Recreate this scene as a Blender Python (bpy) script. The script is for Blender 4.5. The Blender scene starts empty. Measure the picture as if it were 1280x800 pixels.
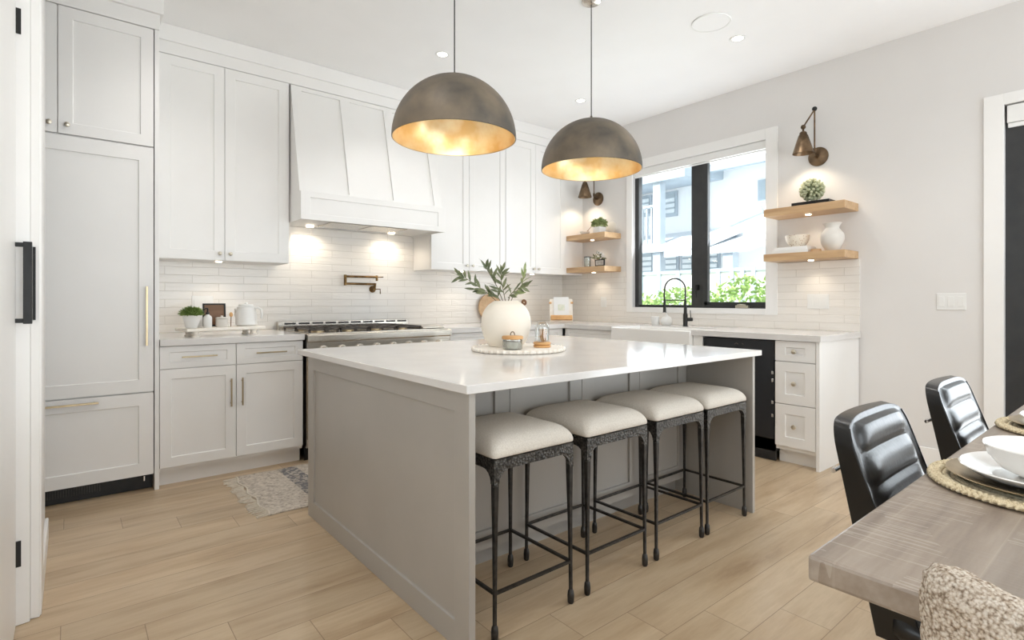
import bpy, bmesh, math, random
from math import pi, sin, cos, radians as RD
from mathutils import Vector, Matrix
random.seed(7)
SC = bpy.context.scene
COL = SC.collection

# ------------------------------------------------------------------ camera
FPX, HOR, CZ = 675.0, 375.5, 1.17
YAW = math.atan(551.5 / 675.0)
cam_d = bpy.data.cameras.new('camera'); cam = bpy.data.objects.new('camera', cam_d); COL.objects.link(cam)
cam.location = (0, 0, CZ); cam.rotation_euler = (pi/2, 0, -YAW)
cam_d.sensor_width = 36; cam_d.lens = FPX/1280*36; cam_d.shift_y = -(400-HOR)/1280.0
cam_d.clip_start = .02; cam_d.clip_end = 200
SC.camera = cam

# ------------------------------------------------------------------ world, sun, exposure
SC.view_settings.view_transform = 'Standard'; SC.view_settings.look = 'None'
SC.view_settings.gamma = 1; SC.view_settings.use_curve_mapping = False
SC.view_settings.exposure = -.02
SC.cycles.use_denoising = True
SC.cycles.max_bounces = 10; SC.cycles.diffuse_bounces = 6; SC.cycles.glossy_bounces = 4
SC.cycles.transparent_max_bounces = 12; SC.cycles.sample_clamp_indirect = 6
SC.cycles.caustics_reflective = False; SC.cycles.caustics_refractive = False
W = bpy.data.worlds.new('sky'); SC.world = W; W.use_nodes = True
bg = W.node_tree.nodes['Background']
sky = W.node_tree.nodes.new('ShaderNodeTexSky'); sky.sky_type = 'HOSEK_WILKIE'; sky.turbidity = 6; sky.ground_albedo = .6
sky.sun_direction = (-.45, -.55, .7)
mixw = W.node_tree.nodes.new('ShaderNodeMix'); mixw.data_type = 'RGBA'; mixw.inputs[0].default_value = .8
W.node_tree.links.new(sky.outputs[0], mixw.inputs[6]); mixw.inputs[7].default_value = (.93, .97, 1, 1)
W.node_tree.links.new(mixw.outputs[2], bg.inputs[0]); bg.inputs[1].default_value = 2.5

def light(name, kind, loc, energy, color=(1,1,1), rot=(0,0,0), **kw):
    d = bpy.data.lights.new(name, kind); d.energy = energy; d.color = color
    for k, v in kw.items(): setattr(d, k, v)
    o = bpy.data.objects.new(name, d); COL.objects.link(o); o.location = loc; o.rotation_euler = rot
    return o
light('sun', 'SUN', (0,0,9), 10.0, (1,.98,.95), (0, RD(-38), RD(2)), angle=.02)
# daylight coming through the windows of the room
DAY = (.86, .93, 1.0)
light('daylight_rear_window', 'AREA', (1.9, -3.12, 1.25), 122, DAY, (-pi/2-RD(26), 0, pi), shape='RECTANGLE', size=3.8, size_y=2.2)
light('daylight_patio_door', 'AREA', (4.60, -.85, 1.15), 66, DAY, (0, pi/2+RD(32), 0), shape='RECTANGLE', size=2.1, size_y=2.2)
light('daylight_kitchen_window', 'AREA', (4.79, 2.95, 1.85), 33, DAY, (0, pi/2+RD(26), 0), shape='RECTANGLE', size=1.4, size_y=1.3)
light('daylight_side_window', 'AREA', (-1.5, .2, 1.6), 14, DAY, (0, -pi/2-RD(30), 0), shape='RECTANGLE', size=1.6, size_y=2.0)

# ------------------------------------------------------------------ materials
def mat(name, col, rough=.5, metal=0, spec=None, coat=0):
    m = bpy.data.materials.new(name); m.use_nodes = True
    b = m.node_tree.nodes['Principled BSDF']
    b.inputs['Base Color'].default_value = (*col, 1); b.inputs['Roughness'].default_value = rough
    b.inputs['Metallic'].default_value = metal
    if spec is not None: b.inputs['Specular IOR Level'].default_value = spec
    if coat: b.inputs['Coat Weight'].default_value = coat; b.inputs['Coat Roughness'].default_value = .1
    return m
def s(r, g, b):
    f = lambda c: (c/255/12.92) if c/255 <= .04045 else ((c/255+.055)/1.055)**2.4
    return (f(r), f(g), f(b))
class N:
    def __init__(self, m): self.m = m; self.t = m.node_tree; self.b = self.t.nodes['Principled BSDF']
    def n(self, typ, **kw):
        x = self.t.nodes.new('ShaderNode'+typ)
        for k, v in kw.items():
            if isinstance(k, str) and hasattr(x, k) : setattr(x, k, v)
        return x
    def l(self, a, b): self.t.links.new(a, b)
    def math(self, op, a, b=None, clamp=False):
        x = self.t.nodes.new('ShaderNodeMath'); x.operation = op; x.use_clamp = clamp
        for i, v in enumerate((a, b)):
            if v is None: continue
            if isinstance(v, (int, float)): x.inputs[i].default_value = v
            else: self.l(v, x.inputs[i])
        return x.outputs[0]
    def obj(self): return self.n('TexCoord').outputs['Object']
    def mapped(self, scale, loc=(0,0,0), src=None):
        mp = self.n('Mapping'); mp.inputs['Scale'].default_value = scale; mp.inputs['Location'].default_value = loc
        self.l(src or self.obj(), mp.inputs[0]); return mp.outputs[0]
    def noise(self, vec, scale, detail=3, rough=.5):
        x = self.n('TexNoise'); x.inputs['Scale'].default_value = scale; x.inputs['Detail'].default_value = detail
        x.inputs['Roughness'].default_value = rough; self.l(vec, x.inputs['Vector']); return x.outputs['Fac']
    def ramp(self, fac, stops):
        x = self.n('ValToRGB'); e = x.color_ramp.elements
        while len(e) < len(stops): e.new(.5)
        for i, (p, c) in enumerate(stops): e[i].position = p; e[i].color = (*c, 1)
        self.l(fac, x.inputs[0]); return x.outputs[0]
    def mix(self, fac, a, b, bt='MIX'):
        x = self.n('Mix'); x.data_type = 'RGBA'; x.blend_type = bt
        for i, v in ((0, fac), (6, a), (7, b)):
            if isinstance(v, (int, float)): x.inputs[i].default_value = v
            elif isinstance(v, tuple): x.inputs[i].default_value = (*v, 1)
            else: self.l(v, x.inputs[i])
        return x.outputs[2]
    def col(self, c): self.l(c, self.b.inputs['Base Color'])
    def bump(self, h, strength=.3, dist=.002):
        x = self.n('Bump'); x.inputs['Strength'].default_value = strength; x.inputs['Distance'].default_value = dist
        self.l(h, x.inputs['Height']); self.l(x.outputs[0], self.b.inputs['Normal'])

def noisy(name, c1, c2, scale=8, rough=.5, metal=0, bump=0, bscale=None, stretch=(1,1,1), dist=.002, detail=4, **kw):
    m = mat(name, c1, rough, metal, **kw); n = N(m); v = n.mapped(stretch)
    n.col(n.ramp(n.noise(v, scale, detail), [(.35, c1), (.65, c2)]))
    if bump: n.bump(n.noise(v, bscale or scale, 5), bump, dist)
    return m

M = {}
M['wall'] = noisy('wall_paint', s(220,217,214), s(222,219,216), 3, .6, bump=.05, bscale=120, dist=.0005)
M['ceiling'] = noisy('ceiling_paint', s(241,240,239), s(243,242,241), 3, .7)
M['cab'] = noisy('white_cabinet_paint', s(235,233,230), s(237,235,232), 4, .38)
M['trim'] = noisy('white_trim_paint', s(236,234,231), s(238,236,233), 4, .35)
M['grey'] = noisy('warm_grey_cabinet_paint', s(166,161,154), s(170,165,158), 4, .33)
M['quartz'] = noisy('white_quartz', s(222,219,216), s(216,213,210), 5, .12, detail=8)
M['white'] = noisy('white_plastic', s(232,231,228), s(230,229,226), 4, .3)
M['ceramic'] = noisy('white_glazed_ceramic', s(238,236,232), s(240,238,235), 4, .12, coat=.4)
M['matte_ivory'] = noisy('ivory_matte_ceramic', s(236,228,214), s(238,231,219), 5, .75, bump=.1, bscale=70)
M['grey_ceramic'] = noisy('pale_grey_ceramic', s(214,209,201), s(219,214,207), 6, .6)
M['black'] = noisy('matt_black_metal', s(22,21,20), s(30,28,26), 20, .4, metal=.3)
M['blackframe'] = noisy('black_window_frame', s(40,41,42), s(48,48,48), 10, .4)
M['blackpanel'] = noisy('black_appliance_panel', s(34,36,40), s(38,40,44), 3, .25)
M['gold_pull'] = noisy('brushed_champagne_brass', s(178,160,128), s(190,172,140), 30, .32, metal=1, stretch=(1,1,.1))
M['knob'] = noisy('satin_champagne_nickel', s(205,198,182), s(214,206,190), 20, .3, metal=.9)
M['brass'] = noisy('aged_brass', s(88,68,42), s(132,104,68), 18, .35, metal=1)
M['bronze'] = noisy('antique_bronze', s(92,76,60), s(140,118,94), 14, .38, metal=1)
M['steel'] = noisy('brushed_steel', s(196,190,180), s(214,208,198), 60, .22, metal=1, stretch=(.02,1,1))
M['chrome'] = mat('chrome', (.8,.8,.8), .12, 1)
M['iron'] = mat('dark_cast_iron', s(60,58,55), .42, .7)
n = N(M['iron']); vo = n.n('TexVoronoi'); vo.inputs['Scale'].default_value = 105; n.l(n.mapped((1,1,1)), vo.inputs['Vector'])
n.col(n.ramp(vo.outputs['Distance'], [(0, s(112,109,104)), (.75, s(52,50,48))])); n.bump(vo.outputs['Distance'], .8, .004)
M['iron_s'] = noisy('smooth_cast_iron', s(66,63,60), s(44,42,40), 40, .38, metal=.6, bump=.35, bscale=50)
M['burner'] = noisy('black_cast_grate', s(58,51,45), s(76,67,58), 30, .45)
M['fabric'] = mat('oatmeal_linen', s(216,208,197), .9, 0, .2)
n = N(M['fabric']); v = n.mapped((1,1,1)); n.col(n.ramp(n.noise(v, 260, 3), [(.3, s(206,198,187)), (.7, s(226,220,210))])); n.bump(n.noise(v, 700, 2), .35, .001)
M['shade_out'] = noisy('weathered_bronze_shade', s(88,83,76), s(130,117,100), 5, .55, metal=.4, bump=.1, bscale=40, detail=6)
M['goldleaf'] = noisy('gold_leaf', s(240,222,184), s(224,188,130), 9, .34, metal=.8, bump=.15, bscale=25, detail=7)
M['leather'] = mat('black_leather', s(17,16,15), .30, 0, .45, coat=.08)
n = N(M['leather']); v = n.mapped((1,1,1)); n.bump(n.noise(v, 26, 6, .7), .22, .004)
M['stem'] = noisy('olive_stem', s(110,100,74), s(130,120,90), 20, .7)
M['leaf'] = noisy('olive_leaf', s(84,94,64), s(128,134,98), 18, .5)
M['leafpale'] = noisy('pale_green_leaf', s(124,140,84), s(160,170,118), 25, .5)
M['boxwood'] = noisy('boxwood_leaf', s(92,120,54), s(146,166,92), 60, .6)
M['succ'] = noisy('pale_succulent', s(164,170,132), s(208,208,178), 60, .6)
M['soil'] = noisy('brown_soil', s(80,62,46), s(100,80,60), 60, .9)
M['hedge'] = noisy('garden_foliage', s(128,164,84), s(178,204,132), 3, .6)
M['house'] = noisy('white_render', s(236,238,240), s(240,242,244), 2, .8)
M['houseroof'] = noisy('grey_shingle', s(200,208,216), s(214,220,226), 8, .8)
M['housegrey'] = noisy('blue_grey_timber', s(156,170,182), s(164,178,190), 4, .7)
M['houseglass'] = noisy('far_window_glass', s(146,162,174), s(158,174,184), 3, .3)
M['blindslat'] = noisy('pale_blind_slat', s(212,220,226), s(220,228,232), 3, .6)
M['ground'] = noisy('pale_concrete', s(200,198,194), s(210,208,204), 2, .9)
M['emit'] = None

def wood(name, c1, c2, c3, axis=0, rough=.45, fs=1.0, bump=.15):
    m = mat(name, c1, rough); n = N(m)
    st = [14*fs, 14*fs, 14*fs]; st[axis] = 1.1*fs
    v = n.mapped(tuple(st)); f = n.noise(v, 1.6, 6, .6)
    n.col(n.ramp(f, [(.3, c1), (.5, c2), (.72, c3)])); n.bump(f, bump, .002); return m
M['oak'] = wood('light_oak', s(178,142,104), s(194,160,120), s(206,174,136), 1)
M['oakx'] = wood('honey_wood', s(190,140,86), s(206,158,102), s(218,174,120), 0)
M['walnut'] = wood('walnut', s(96,66,42), s(118,84,56), s(140,104,72), 0)
M['whitewash'] = wood('whitewashed_wood', s(226,218,206), s(234,227,216), s(240,234,224), 0)

# planks of the floor, running along x
m = mat('oak_floor_planks', s(200,170,135), .33); M['floor'] = m; n = N(m)
sx = n.n('SeparateXYZ'); n.l(n.obj(), sx.inputs[0]); PW, PL = .176, 1.645
yy_ = n.math('DIVIDE', n.math('SUBTRACT', sx.outputs[1], .063), PW); row = n.math('FLOOR', yy_); fy = n.math('FRACT', yy_)
wn = n.n('TexWhiteNoise', noise_dimensions='1D'); n.l(row, wn.inputs['W'])
xo = n.math('DIVIDE', n.math('ADD', n.math('ADD', sx.outputs[0], .263), n.math('MULTIPLY', row, .235)), PL)
cx_ = n.math('FLOOR', xo); fx = n.math('FRACT', xo)
wn2 = n.n('TexWhiteNoise', noise_dimensions='2D'); cb = n.n('CombineXYZ'); n.l(row, cb.inputs[0]); n.l(cx_, cb.inputs[1]); n.l(cb.outputs[0], wn2.inputs['Vector'])
off = n.n('VectorMath', operation='SCALE'); n.l(wn2.outputs['Color'], off.inputs[0]); off.inputs['Scale'].default_value = 9
add = n.n('VectorMath', operation='ADD'); n.l(n.obj(), add.inputs[0]); n.l(off.outputs[0], add.inputs[1])
mp = n.mapped((1.0, 6.5, 1), src=add.outputs[0])
g1 = n.noise(mp, 1.5, 8, .62); g2 = n.noise(n.mapped((2, 60, 1), src=add.outputs[0]), 2.0, 4, .6)
base = n.ramp(g1, [(.26, s(158,132,102)), (.40, s(188,163,131)), (.58, s(206,184,153)), (.78, s(176,150,120))])
base = n.mix(n.math('MULTIPLY', g2, .30), base, s(160,136,110), 'MIX')
tone = n.math('ADD', n.math('MULTIPLY', wn2.outputs['Value'], .17), .89)
tc = n.n('CombineColor'); [n.l(tone, tc.inputs[i]) for i in range(3)]
base = n.mix(1.0, base, tc.outputs[0], 'MULTIPLY')
edge = n.math('MINIMUM', n.math('MINIMUM', fy, n.math('SUBTRACT', 1.0, fy)), n.math('MULTIPLY', n.math('MINIMUM', fx, n.math('SUBTRACT', 1.0, fx)), PL/PW))
gap = n.math('MULTIPLY', n.math('LESS_THAN', edge, .0075), .75)
n.col(n.mix(gap, base, s(122,98,76))); 
n.bump(n.math('SUBTRACT', n.math('MULTIPLY', g2, .3), gap), .25, .002)

# saw-marked grey table wood, boards along x
m = mat('grey_weathered_table_wood', s(150,136,122), .4); M['table'] = m; n = N(m)
sx = n.n('SeparateXYZ'); n.l(n.obj(), sx.inputs[0]); TW = .155
row = n.math('FLOOR', n.math('DIVIDE', n.math('ADD', sx.outputs[1], .03), TW)); fy = n.math('FRACT', n.math('DIVIDE', n.math('ADD', sx.outputs[1], .03), TW))
wn = n.n('TexWhiteNoise', noise_dimensions='1D'); n.l(row, wn.inputs['W'])
g = n.noise(n.mapped((1.2, 12, 12)), 1.8, 7, .6)
saw = n.noise(n.mapped((150, 5.0, 1)), 1.0, 1, .5)
patch = n.noise(n.mapped((5, 9, 1)), 1.0, 2)
c = n.ramp(g, [(.3, s(124,110,98)), (.5, s(146,132,118)), (.7, s(162,149,136))])
tone = n.math('ADD', n.math('MULTIPLY', wn.outputs['Value'], .18), .88)
tc = n.n('CombineColor'); [n.l(tone, tc.inputs[i]) for i in range(3)]
c = n.mix(1.0, c, tc.outputs[0], 'MULTIPLY')
sm = n.math('MULTIPLY', n.math('GREATER_THAN', saw, .56), n.math('GREATER_THAN', patch, .5))
c = n.mix(n.math('MULTIPLY', sm, .22), c, s(214,204,192))
gp = n.math('LESS_THAN', n.math('MINIMUM', fy, n.math('SUBTRACT', 1.0, fy)), .012)
c = n.mix(n.math('MULTIPLY', gp, .16), c, s(190,178,164)); n.col(c)
n.bump(n.math('ADD', n.math('MULTIPLY', g, .5), n.math('MULTIPLY', saw, .5)), .35, .002)

def tile(name, swap):
    m = mat(name, s(232,227,220), .16); n = N(m)
    sx = n.n('SeparateXYZ'); n.l(n.obj(), sx.inputs[0]); cb = n.n('CombineXYZ')
    n.l(sx.outputs[1 if swap else 0], cb.inputs[0]); n.l(sx.outputs[2], cb.inputs[1])
    wob = n.noise(n.mapped((3, 3, 30)), 1.0, 3)
    br = n.n('TexBrick'); n.l(cb.outputs[0], br.inputs['Vector']); br.offset = .5
    br.inputs['Scale'].default_value = 1; br.inputs['Brick Width'].default_value = .36; br.inputs['Row Height'].default_value = .062
    br.inputs['Mortar Size'].default_value = .0022; br.inputs['Mortar Smooth'].default_value = .6
    br.inputs['Color1'].default_value = (*s(235,230,223), 1); br.inputs['Color2'].default_value = (*s(231,226,219), 1)
    br.inputs['Mortar'].default_value = (*s(212,206,197), 1)
    n.col(br.outputs['Color'])
    h = n.math('ADD', n.math('MULTIPLY', br.outputs['Fac'], -1.0), n.math('MULTIPLY', n.noise(n.mapped((2.5, 2.5, 20)), 3.0, 3), 1.1))
    n.bump(h, .55, .004); return m
M['tileA'] = tile('glazed_white_tile', False); M['tileB'] = tile('glazed_white_tile_side', True)

# woven rug, seagrass, boucle
m = mat('woven_rug', s(206,196,184), .95, 0, .1); M['rug'] = m; n = N(m)
v = n.obj(); sx = n.n('SeparateXYZ'); n.l(v, sx.inputs[0])
base = n.ramp(n.noise(n.mapped((1, 1, 1)), 45, 4, .7), [(.3, s(150,140,128)), (.46, s(196,184,170)), (.7, s(222,212,198))])
def band(a, b): return n.math('MULTIPLY', n.math('GREATER_THAN', sx.outputs[0], a), n.math('LESS_THAN', sx.outputs[0], b))
motif = n.math('GREATER_THAN', n.noise(n.mapped((1, 1, 1)), 38, 2), .5)
dk = n.math('MULTIPLY', n.math('ADD', band(-.02, .10), band(.22, .30), True), n.math('ADD', n.math('MULTIPLY', motif, .55), .25))
c = n.mix(dk, base, s(96,98,106)); spk = n.math('GREATER_THAN', n.noise(n.mapped((1, 1.6, 1)), 60, 1), .68)
c = n.mix(n.math('MULTIPLY', spk, .5), c, s(120,112,106)); n.col(c); n.bump(n.noise(n.mapped((1, 2, 1)), 160, 3), .9, .004)
M['fringe'] = noisy('cream_fringe', s(222,212,196), s(206,196,180), 90, .9)
m = mat('woven_seagrass', s(214,196,160), .85, 0, .2); M['seagrass'] = m; n = N(m)
n.col(n.ramp(n.noise(n.mapped((1, 1, 1)), 160, 4, .7), [(.3, s(164,142,108)), (.48, s(222,206,172)), (.7, s(240,228,200))])); n.bump(n.noise(n.mapped((1,1,1)), 220, 2), .8, .003)
m = mat('boucle_fabric', s(200,184,164), .95, 0, .1); M['boucle'] = m; n = N(m)
vo = n.n('TexVoronoi'); vo.inputs['Scale'].default_value = 250; n.l(n.mapped((1,1,1)), vo.inputs['Vector'])
n2 = n.noise(n.mapped((1,1,1)), 210, 3, .7)
h = n.math('SUBTRACT', n2, n.math('MULTIPLY', vo.outputs['Distance'], .55))
n.col(n.ramp(h, [(.0, s(140,122,104)), (.2, s(200,184,166)), (.42, s(230,220,207))])); n.bump(h, .9, .005)

def emis(name, col, st):
    m = mat(name, col, .5); b = m.node_tree.nodes['Principled BSDF']
    b.inputs['Emission Color'].default_value = (*col, 1); b.inputs['Emission Strength'].default_value = st; return m
M['lamp'] = emis('lit_led_lens', (1,.93,.82), 9); M['lampwarm'] = emis('lit_warm_lens', (1,.88,.7), 9)
M['bulb'] = emis('lit_bulb', (1,.8,.55), 6)
def thin_glass(name, tint, gl=.08):
    m = bpy.data.materials.new(name); m.use_nodes = True; t = m.node_tree; t.nodes.clear()
    o = t.nodes.new('ShaderNodeOutputMaterial'); tr = t.nodes.new('ShaderNodeBsdfTransparent'); tr.inputs[0].default_value = (*tint, 1)
    g = t.nodes.new('ShaderNodeBsdfGlossy'); g.inputs['Roughness'].default_value = .03
    fr = t.nodes.new('ShaderNodeLayerWeight'); fr.inputs[0].default_value = .35
    ml = t.nodes.new('ShaderNodeMath'); ml.operation = 'MULTIPLY_ADD'; ml.inputs[1].default_value = .6; ml.inputs[2].default_value = gl
    mx = t.nodes.new('ShaderNodeMixShader')
    t.links.new(fr.outputs['Fresnel'], ml.inputs[0]); t.links.new(ml.outputs[0], mx.inputs[0]); t.links.new(tr.outputs[0], mx.inputs[1]); t.links.new(g.outputs[0], mx.inputs[2]); t.links.new(mx.outputs[0], o.inputs[0]); return m
M['pane'] = thin_glass('window_glass', (.97,.985,.98), .02); M['glass'] = thin_glass('clear_glass', (.94,.96,.95), .08)

# ------------------------------------------------------------------ mesh helpers
class MB:
    def __init__(self): self.bm = bmesh.new()
    def box(self, x0, x1, y0, y1, z0, z1):
        if x0 > x1: x0, x1 = x1, x0
        if y0 > y1: y0, y1 = y1, y0
        v = [self.bm.verts.new(p) for p in ((x0,y0,z0),(x1,y0,z0),(x1,y1,z0),(x0,y1,z0),(x0,y0,z1),(x1,y0,z1),(x1,y1,z1),(x0,y1,z1))]
        for f in ((0,3,2,1),(4,5,6,7),(0,1,5,4),(1,2,6,5),(2,3,7,6),(3,0,4,7)): self.bm.faces.new([v[i] for i in f])
        return self
    def rbox(self, c, size, rot):   # rotated box (rot: Matrix 3x3)
        c = Vector(c); h = [q/2 for q in size]
        v = [self.bm.verts.new(c + rot @ Vector(p)) for p in ((-h[0],-h[1],-h[2]),(h[0],-h[1],-h[2]),(h[0],h[1],-h[2]),(-h[0],h[1],-h[2]),(-h[0],-h[1],h[2]),(h[0],-h[1],h[2]),(h[0],h[1],h[2]),(-h[0],h[1],h[2]))]
        for f in ((0,3,2,1),(4,5,6,7),(0,1,5,4),(1,2,6,5),(2,3,7,6),(3,0,4,7)): self.bm.faces.new([v[i] for i in f])
        return self
    def loft(self, rings, caps=True, close=True):
        vs = [[self.bm.verts.new(p) for p in r] for r in rings]; k = len(vs[0])
        for a, b in zip(vs, vs[1:]):
            for i in range(k if close else k-1):
                j = (i+1) % k; self.bm.faces.new((a[i], a[j], b[j], b[i]))
        if caps: self.bm.faces.new(vs[0][::-1]); self.bm.faces.new(vs[-1])
        return self
    def lathe(self, c, prof, seg=32, caps=False, axis='Z', fy=1.0):
        cx, cy, cz = c; rings = []
        for r, h in prof:
            ring = []
            for i in range(seg):
                a = 2*pi*i/seg; p, q = r*cos(a), r*sin(a)*fy
                ring.append({'Z': (cx+p, cy+q, cz+h), 'X': (cx+h, cy+p, cz+q), 'Y': (cx+p, cy+h, cz+q)}[axis])
            rings.append(ring)
        return self.loft(rings, caps)
    def cyl(self, c, r, h, seg=24, axis='Z', r2=None): return self.lathe(c, [(r, 0), (r2 if r2 is not None else r, h)], seg, True, axis)
    def tube(self, pts, r, seg=10, square=False):
        pts = [Vector(p) for p in pts]; rs = r if isinstance(r, (list, tuple)) else [r]*len(pts)
        rings = []; up = None
        for i, p in enumerate(pts):
            d = ((pts[min(i+1, len(pts)-1)]-pts[max(i-1, 0)])).normalized()
            if up is None:
                up = Vector((0,0,1)) if abs(d.z) < .9 else Vector((0,1,0))
            sd = d.cross(up).normalized(); u2 = sd.cross(d).normalized(); up = u2
            ring = []
            k = 4 if square else seg
            for j in range(k):
                a = 2*pi*(j+.5 if square else j)/k; ring.append(p + (sd*cos(a)+u2*sin(a))*rs[i]*(1.414 if square else 1))
            rings.append(ring)
        return self.loft(rings)
    def ball(self, c, r, seg=16, rings=10, sz=1.0):
        return self.lathe(c, [(max(r*sin(pi*i/rings), 1e-5), -r*cos(pi*i/rings)*sz) for i in range(rings+1)], seg, True)
    def prism(self, poly, a0, a1, axis='Y'):  # poly in the other two coordinates
        f = {'Y': lambda p, a: (p[0], a, p[1]), 'X': lambda p, a: (a, p[0], p[1]), 'Z': lambda p, a: (p[0], p[1], a)}[axis]
        return self.loft([[f(p, a0) for p in poly], [f(p, a1) for p in poly]])
    def leaf(self, p, d, nrm, L, w, fold=.25):
        d = Vector(d).normalized(); nrm = Vector(nrm); sd = d.cross(nrm)
        if sd.length < 1e-3: sd = d.cross(Vector((1,0,0)))
        sd.normalize(); n_ = sd.cross(d); p = Vector(p)
        pr = [(0,.12),(.25,.8),(.5,1),(.75,.7),(1,.05)]
        L3 = []
        for t, ww in pr:
            c = p+d*L*t - n_*L*.12*t*t
            L3.append([self.bm.verts.new(c-sd*w*ww/2+n_*w*fold*ww/2), self.bm.verts.new(c), self.bm.verts.new(c+sd*w*ww/2+n_*w*fold*ww/2)])
        for a, b in zip(L3, L3[1:]):
            for i in (0, 1): self.bm.faces.new((a[i], a[i+1], b[i+1], b[i]))
        return self
    def rotz(self, ang, c):
        bmesh.ops.rotate(self.bm, verts=self.bm.verts, cent=Vector(c), matrix=Matrix.Rotation(ang, 3, 'Z')); return self
    def mul(self, mx):
        bmesh.ops.transform(self.bm, matrix=mx, verts=self.bm.verts); return self

def world_loc(p):
    v = Vector((0,0,0))
    while p is not None: v += p.location; p = p.parent
    return v
def obj(name, mb, m, parent=None, bevel=0, smooth=None, loc=None, label=None, local=False, sub=0):
    me = bpy.data.meshes.new(name)
    bmesh.ops.recalc_face_normals(mb.bm, faces=mb.bm.faces)
    if loc is not None and not local: bmesh.ops.translate(mb.bm, verts=mb.bm.verts, vec=-Vector(loc))
    elif parent is not None and not local: bmesh.ops.translate(mb.bm, verts=mb.bm.verts, vec=-world_loc(parent))
    mb.bm.to_mesh(me); mb.bm.free(); me.materials.append(M[m] if isinstance(m, str) else m)
    if smooth is not None:
        for p in me.polygons: p.use_smooth = True
        me.set_sharp_from_angle(angle=RD(smooth))
    o = bpy.data.objects.new(name, me); COL.objects.link(o)
    if parent is not None: o.parent = parent
    if loc is not None: o.location = loc
    if bevel:
        b = o.modifiers.new('bevel', 'BEVEL'); b.width = bevel; b.segments = 2; b.limit_method = 'ANGLE'; b.angle_limit = RD(40)
    if sub:
        b = o.modifiers.new('sub', 'SUBSURF'); b.levels = b.render_levels = sub
    if label: o['label'] = label
    return o
def tag(o, label, cat, group=None, kind=None):
    o['label'] = label; o['category'] = cat
    if group: o['group'] = group
    if kind: o['kind'] = kind
    return o
def thing(name, label, cat, loc, group=None, rotz=0):
    o = bpy.data.objects.new(name, None); COL.objects.link(o); o.location = loc; o.rotation_euler = (0,0,rotz)
    o.empty_display_size = .1; return tag(o, label, cat, group)
def single(name, mb, m, label, cat, loc, group=None, **kw):
    return tag(obj(name, mb, m, loc=loc, **kw), label, cat, group)
def struct(name, mb, m, parent=None, label=None, **kw):
    o = obj(name, mb, m, parent, **kw)
    if parent is None:
        o['kind'] = 'structure'
        if label: o['label'] = label
    return o
def copy_tree(o, parent=None):
    c = o.copy(); COL.objects.link(c); c.parent = parent
    for ch in list(o.children): copy_tree(ch, c)
    return c

def shaker(a0, a1, z0, z1, front, plane='Y', th=.02, st=.065, rec=.008, top=None, bot=None):
    """framed panel, front face towards -Y or -X"""
    mb = MB(); f = (lambda a, d, z: (a, front+d, z)) if plane == 'Y' else (lambda a, d, z: (front+d, a, z))
    t = top if top is not None else st; b = bot if bot is not None else st
    def rect(i0, i1, k0, k1, d): return [mb.bm.verts.new(f(*p)) for p in ((i0, d, k0), (i1, d, k0), (i1, d, k1), (i0, d, k1))]
    o = rect(a0, a1, z0, z1, 0); bk = rect(a0, a1, z0, z1, th); i = rect(a0+st, a1-st, z0+b, z1-t, 0); r = rect(a0+st+.002, a1-st-.002, z0+b+.002, z1-t-.002, rec)
    for A, B in ((o, bk), (o, i), (i, r)):
        for k in range(4): mb.bm.faces.new((A[k], A[(k+1) % 4], B[(k+1) % 4], B[k]))
    mb.bm.faces.new(r); mb.bm.faces.new(bk)
    return mb
def bar_pull(c, length, plane='Y', vertical=True, stand=.03, r=.0055):
    x, y, z = c; mb = MB(); h = length/2; e = h-.02
    def P(a, d, zz): return (x+a, y-stand+d, z+zz) if plane == 'Y' else (x-stand+d, y+a, z+zz)
    if vertical:
        mb.tube([P(0,0,-h), P(0,0,h)], r, square=True)
        for q in (-e, e): mb.tube([P(0,0,q), P(0,stand,q)], r*.8)
    else:
        mb.tube([P(-h,0,0), P(h,0,0)], r, square=True)
        for q in (-e, e): mb.tube([P(q,0,0), P(q,stand,0)], r*.8)
    return mb
def knob(c, plane='Y', r=.014):
    prof = [(.006,0),(.006,-.012),(r*.8,-.014),(r,-.02),(r*.95,-.026),(r*.5,-.029),(.0005,-.03)]
    return MB().lathe(c, prof, 16, True, 'Y' if plane == 'Y' else 'X')

# ------------------------------------------------------------------ setting
XW, YW, CH = 4.675, 4.75, 3.08
XL, YB = -1.6, -3.2
struct('floor', MB().box(XL-.15, XW+.15, YB-.15, YW+.15, -.12, 0), 'floor')
struct('ceiling', MB().box(XL-.15, XW+.15, YB-.15, YW+.15, CH, CH+.12), 'ceiling')
struct('wall_back', MB().box(XL-.15, XW+.15, YW, YW+.15, 0, CH), 'wall')
def wall_open(name, plane, pos, th, a0, a1, holes):
    mb = MB(); cur = a0
    def bx(p, q, z0, z1):
        if q-p < 1e-4 or z1-z0 < 1e-4: return
        if plane == 'X': mb.box(pos, pos+th, p, q, z0, z1)
        else: mb.box(p, q, pos, pos+th, z0, z1)
    for h0, h1, z0, z1 in sorted(holes):
        bx(cur, h0, 0, CH); bx(h0, h1, 0, z0); bx(h0, h1, z1, CH); cur = h1
    bx(cur, a1, 0, CH); return struct(name, mb, 'wall')
WY0, WY1, WZ0, WZ1 = 2.232, 3.668, 1.097, 2.567
DY0, DY1, DZ1 = -1.95, .69, 2.435
wall_open('wall_right', 'X', XW, .15, YB-.15, YW, [(WY0, WY1, WZ0, WZ1), (DY0, DY1, 0, DZ1)])
wall_open('wall_front', 'Y', YB-.15, .15, XL-.15, XW, [(-.1, 3.9, .35, 2.65)])
wall_open('wall_left', 'X', XL-.15, .15, YB, YW, [(-.9, 1.3, .8, 2.5)])
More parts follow.
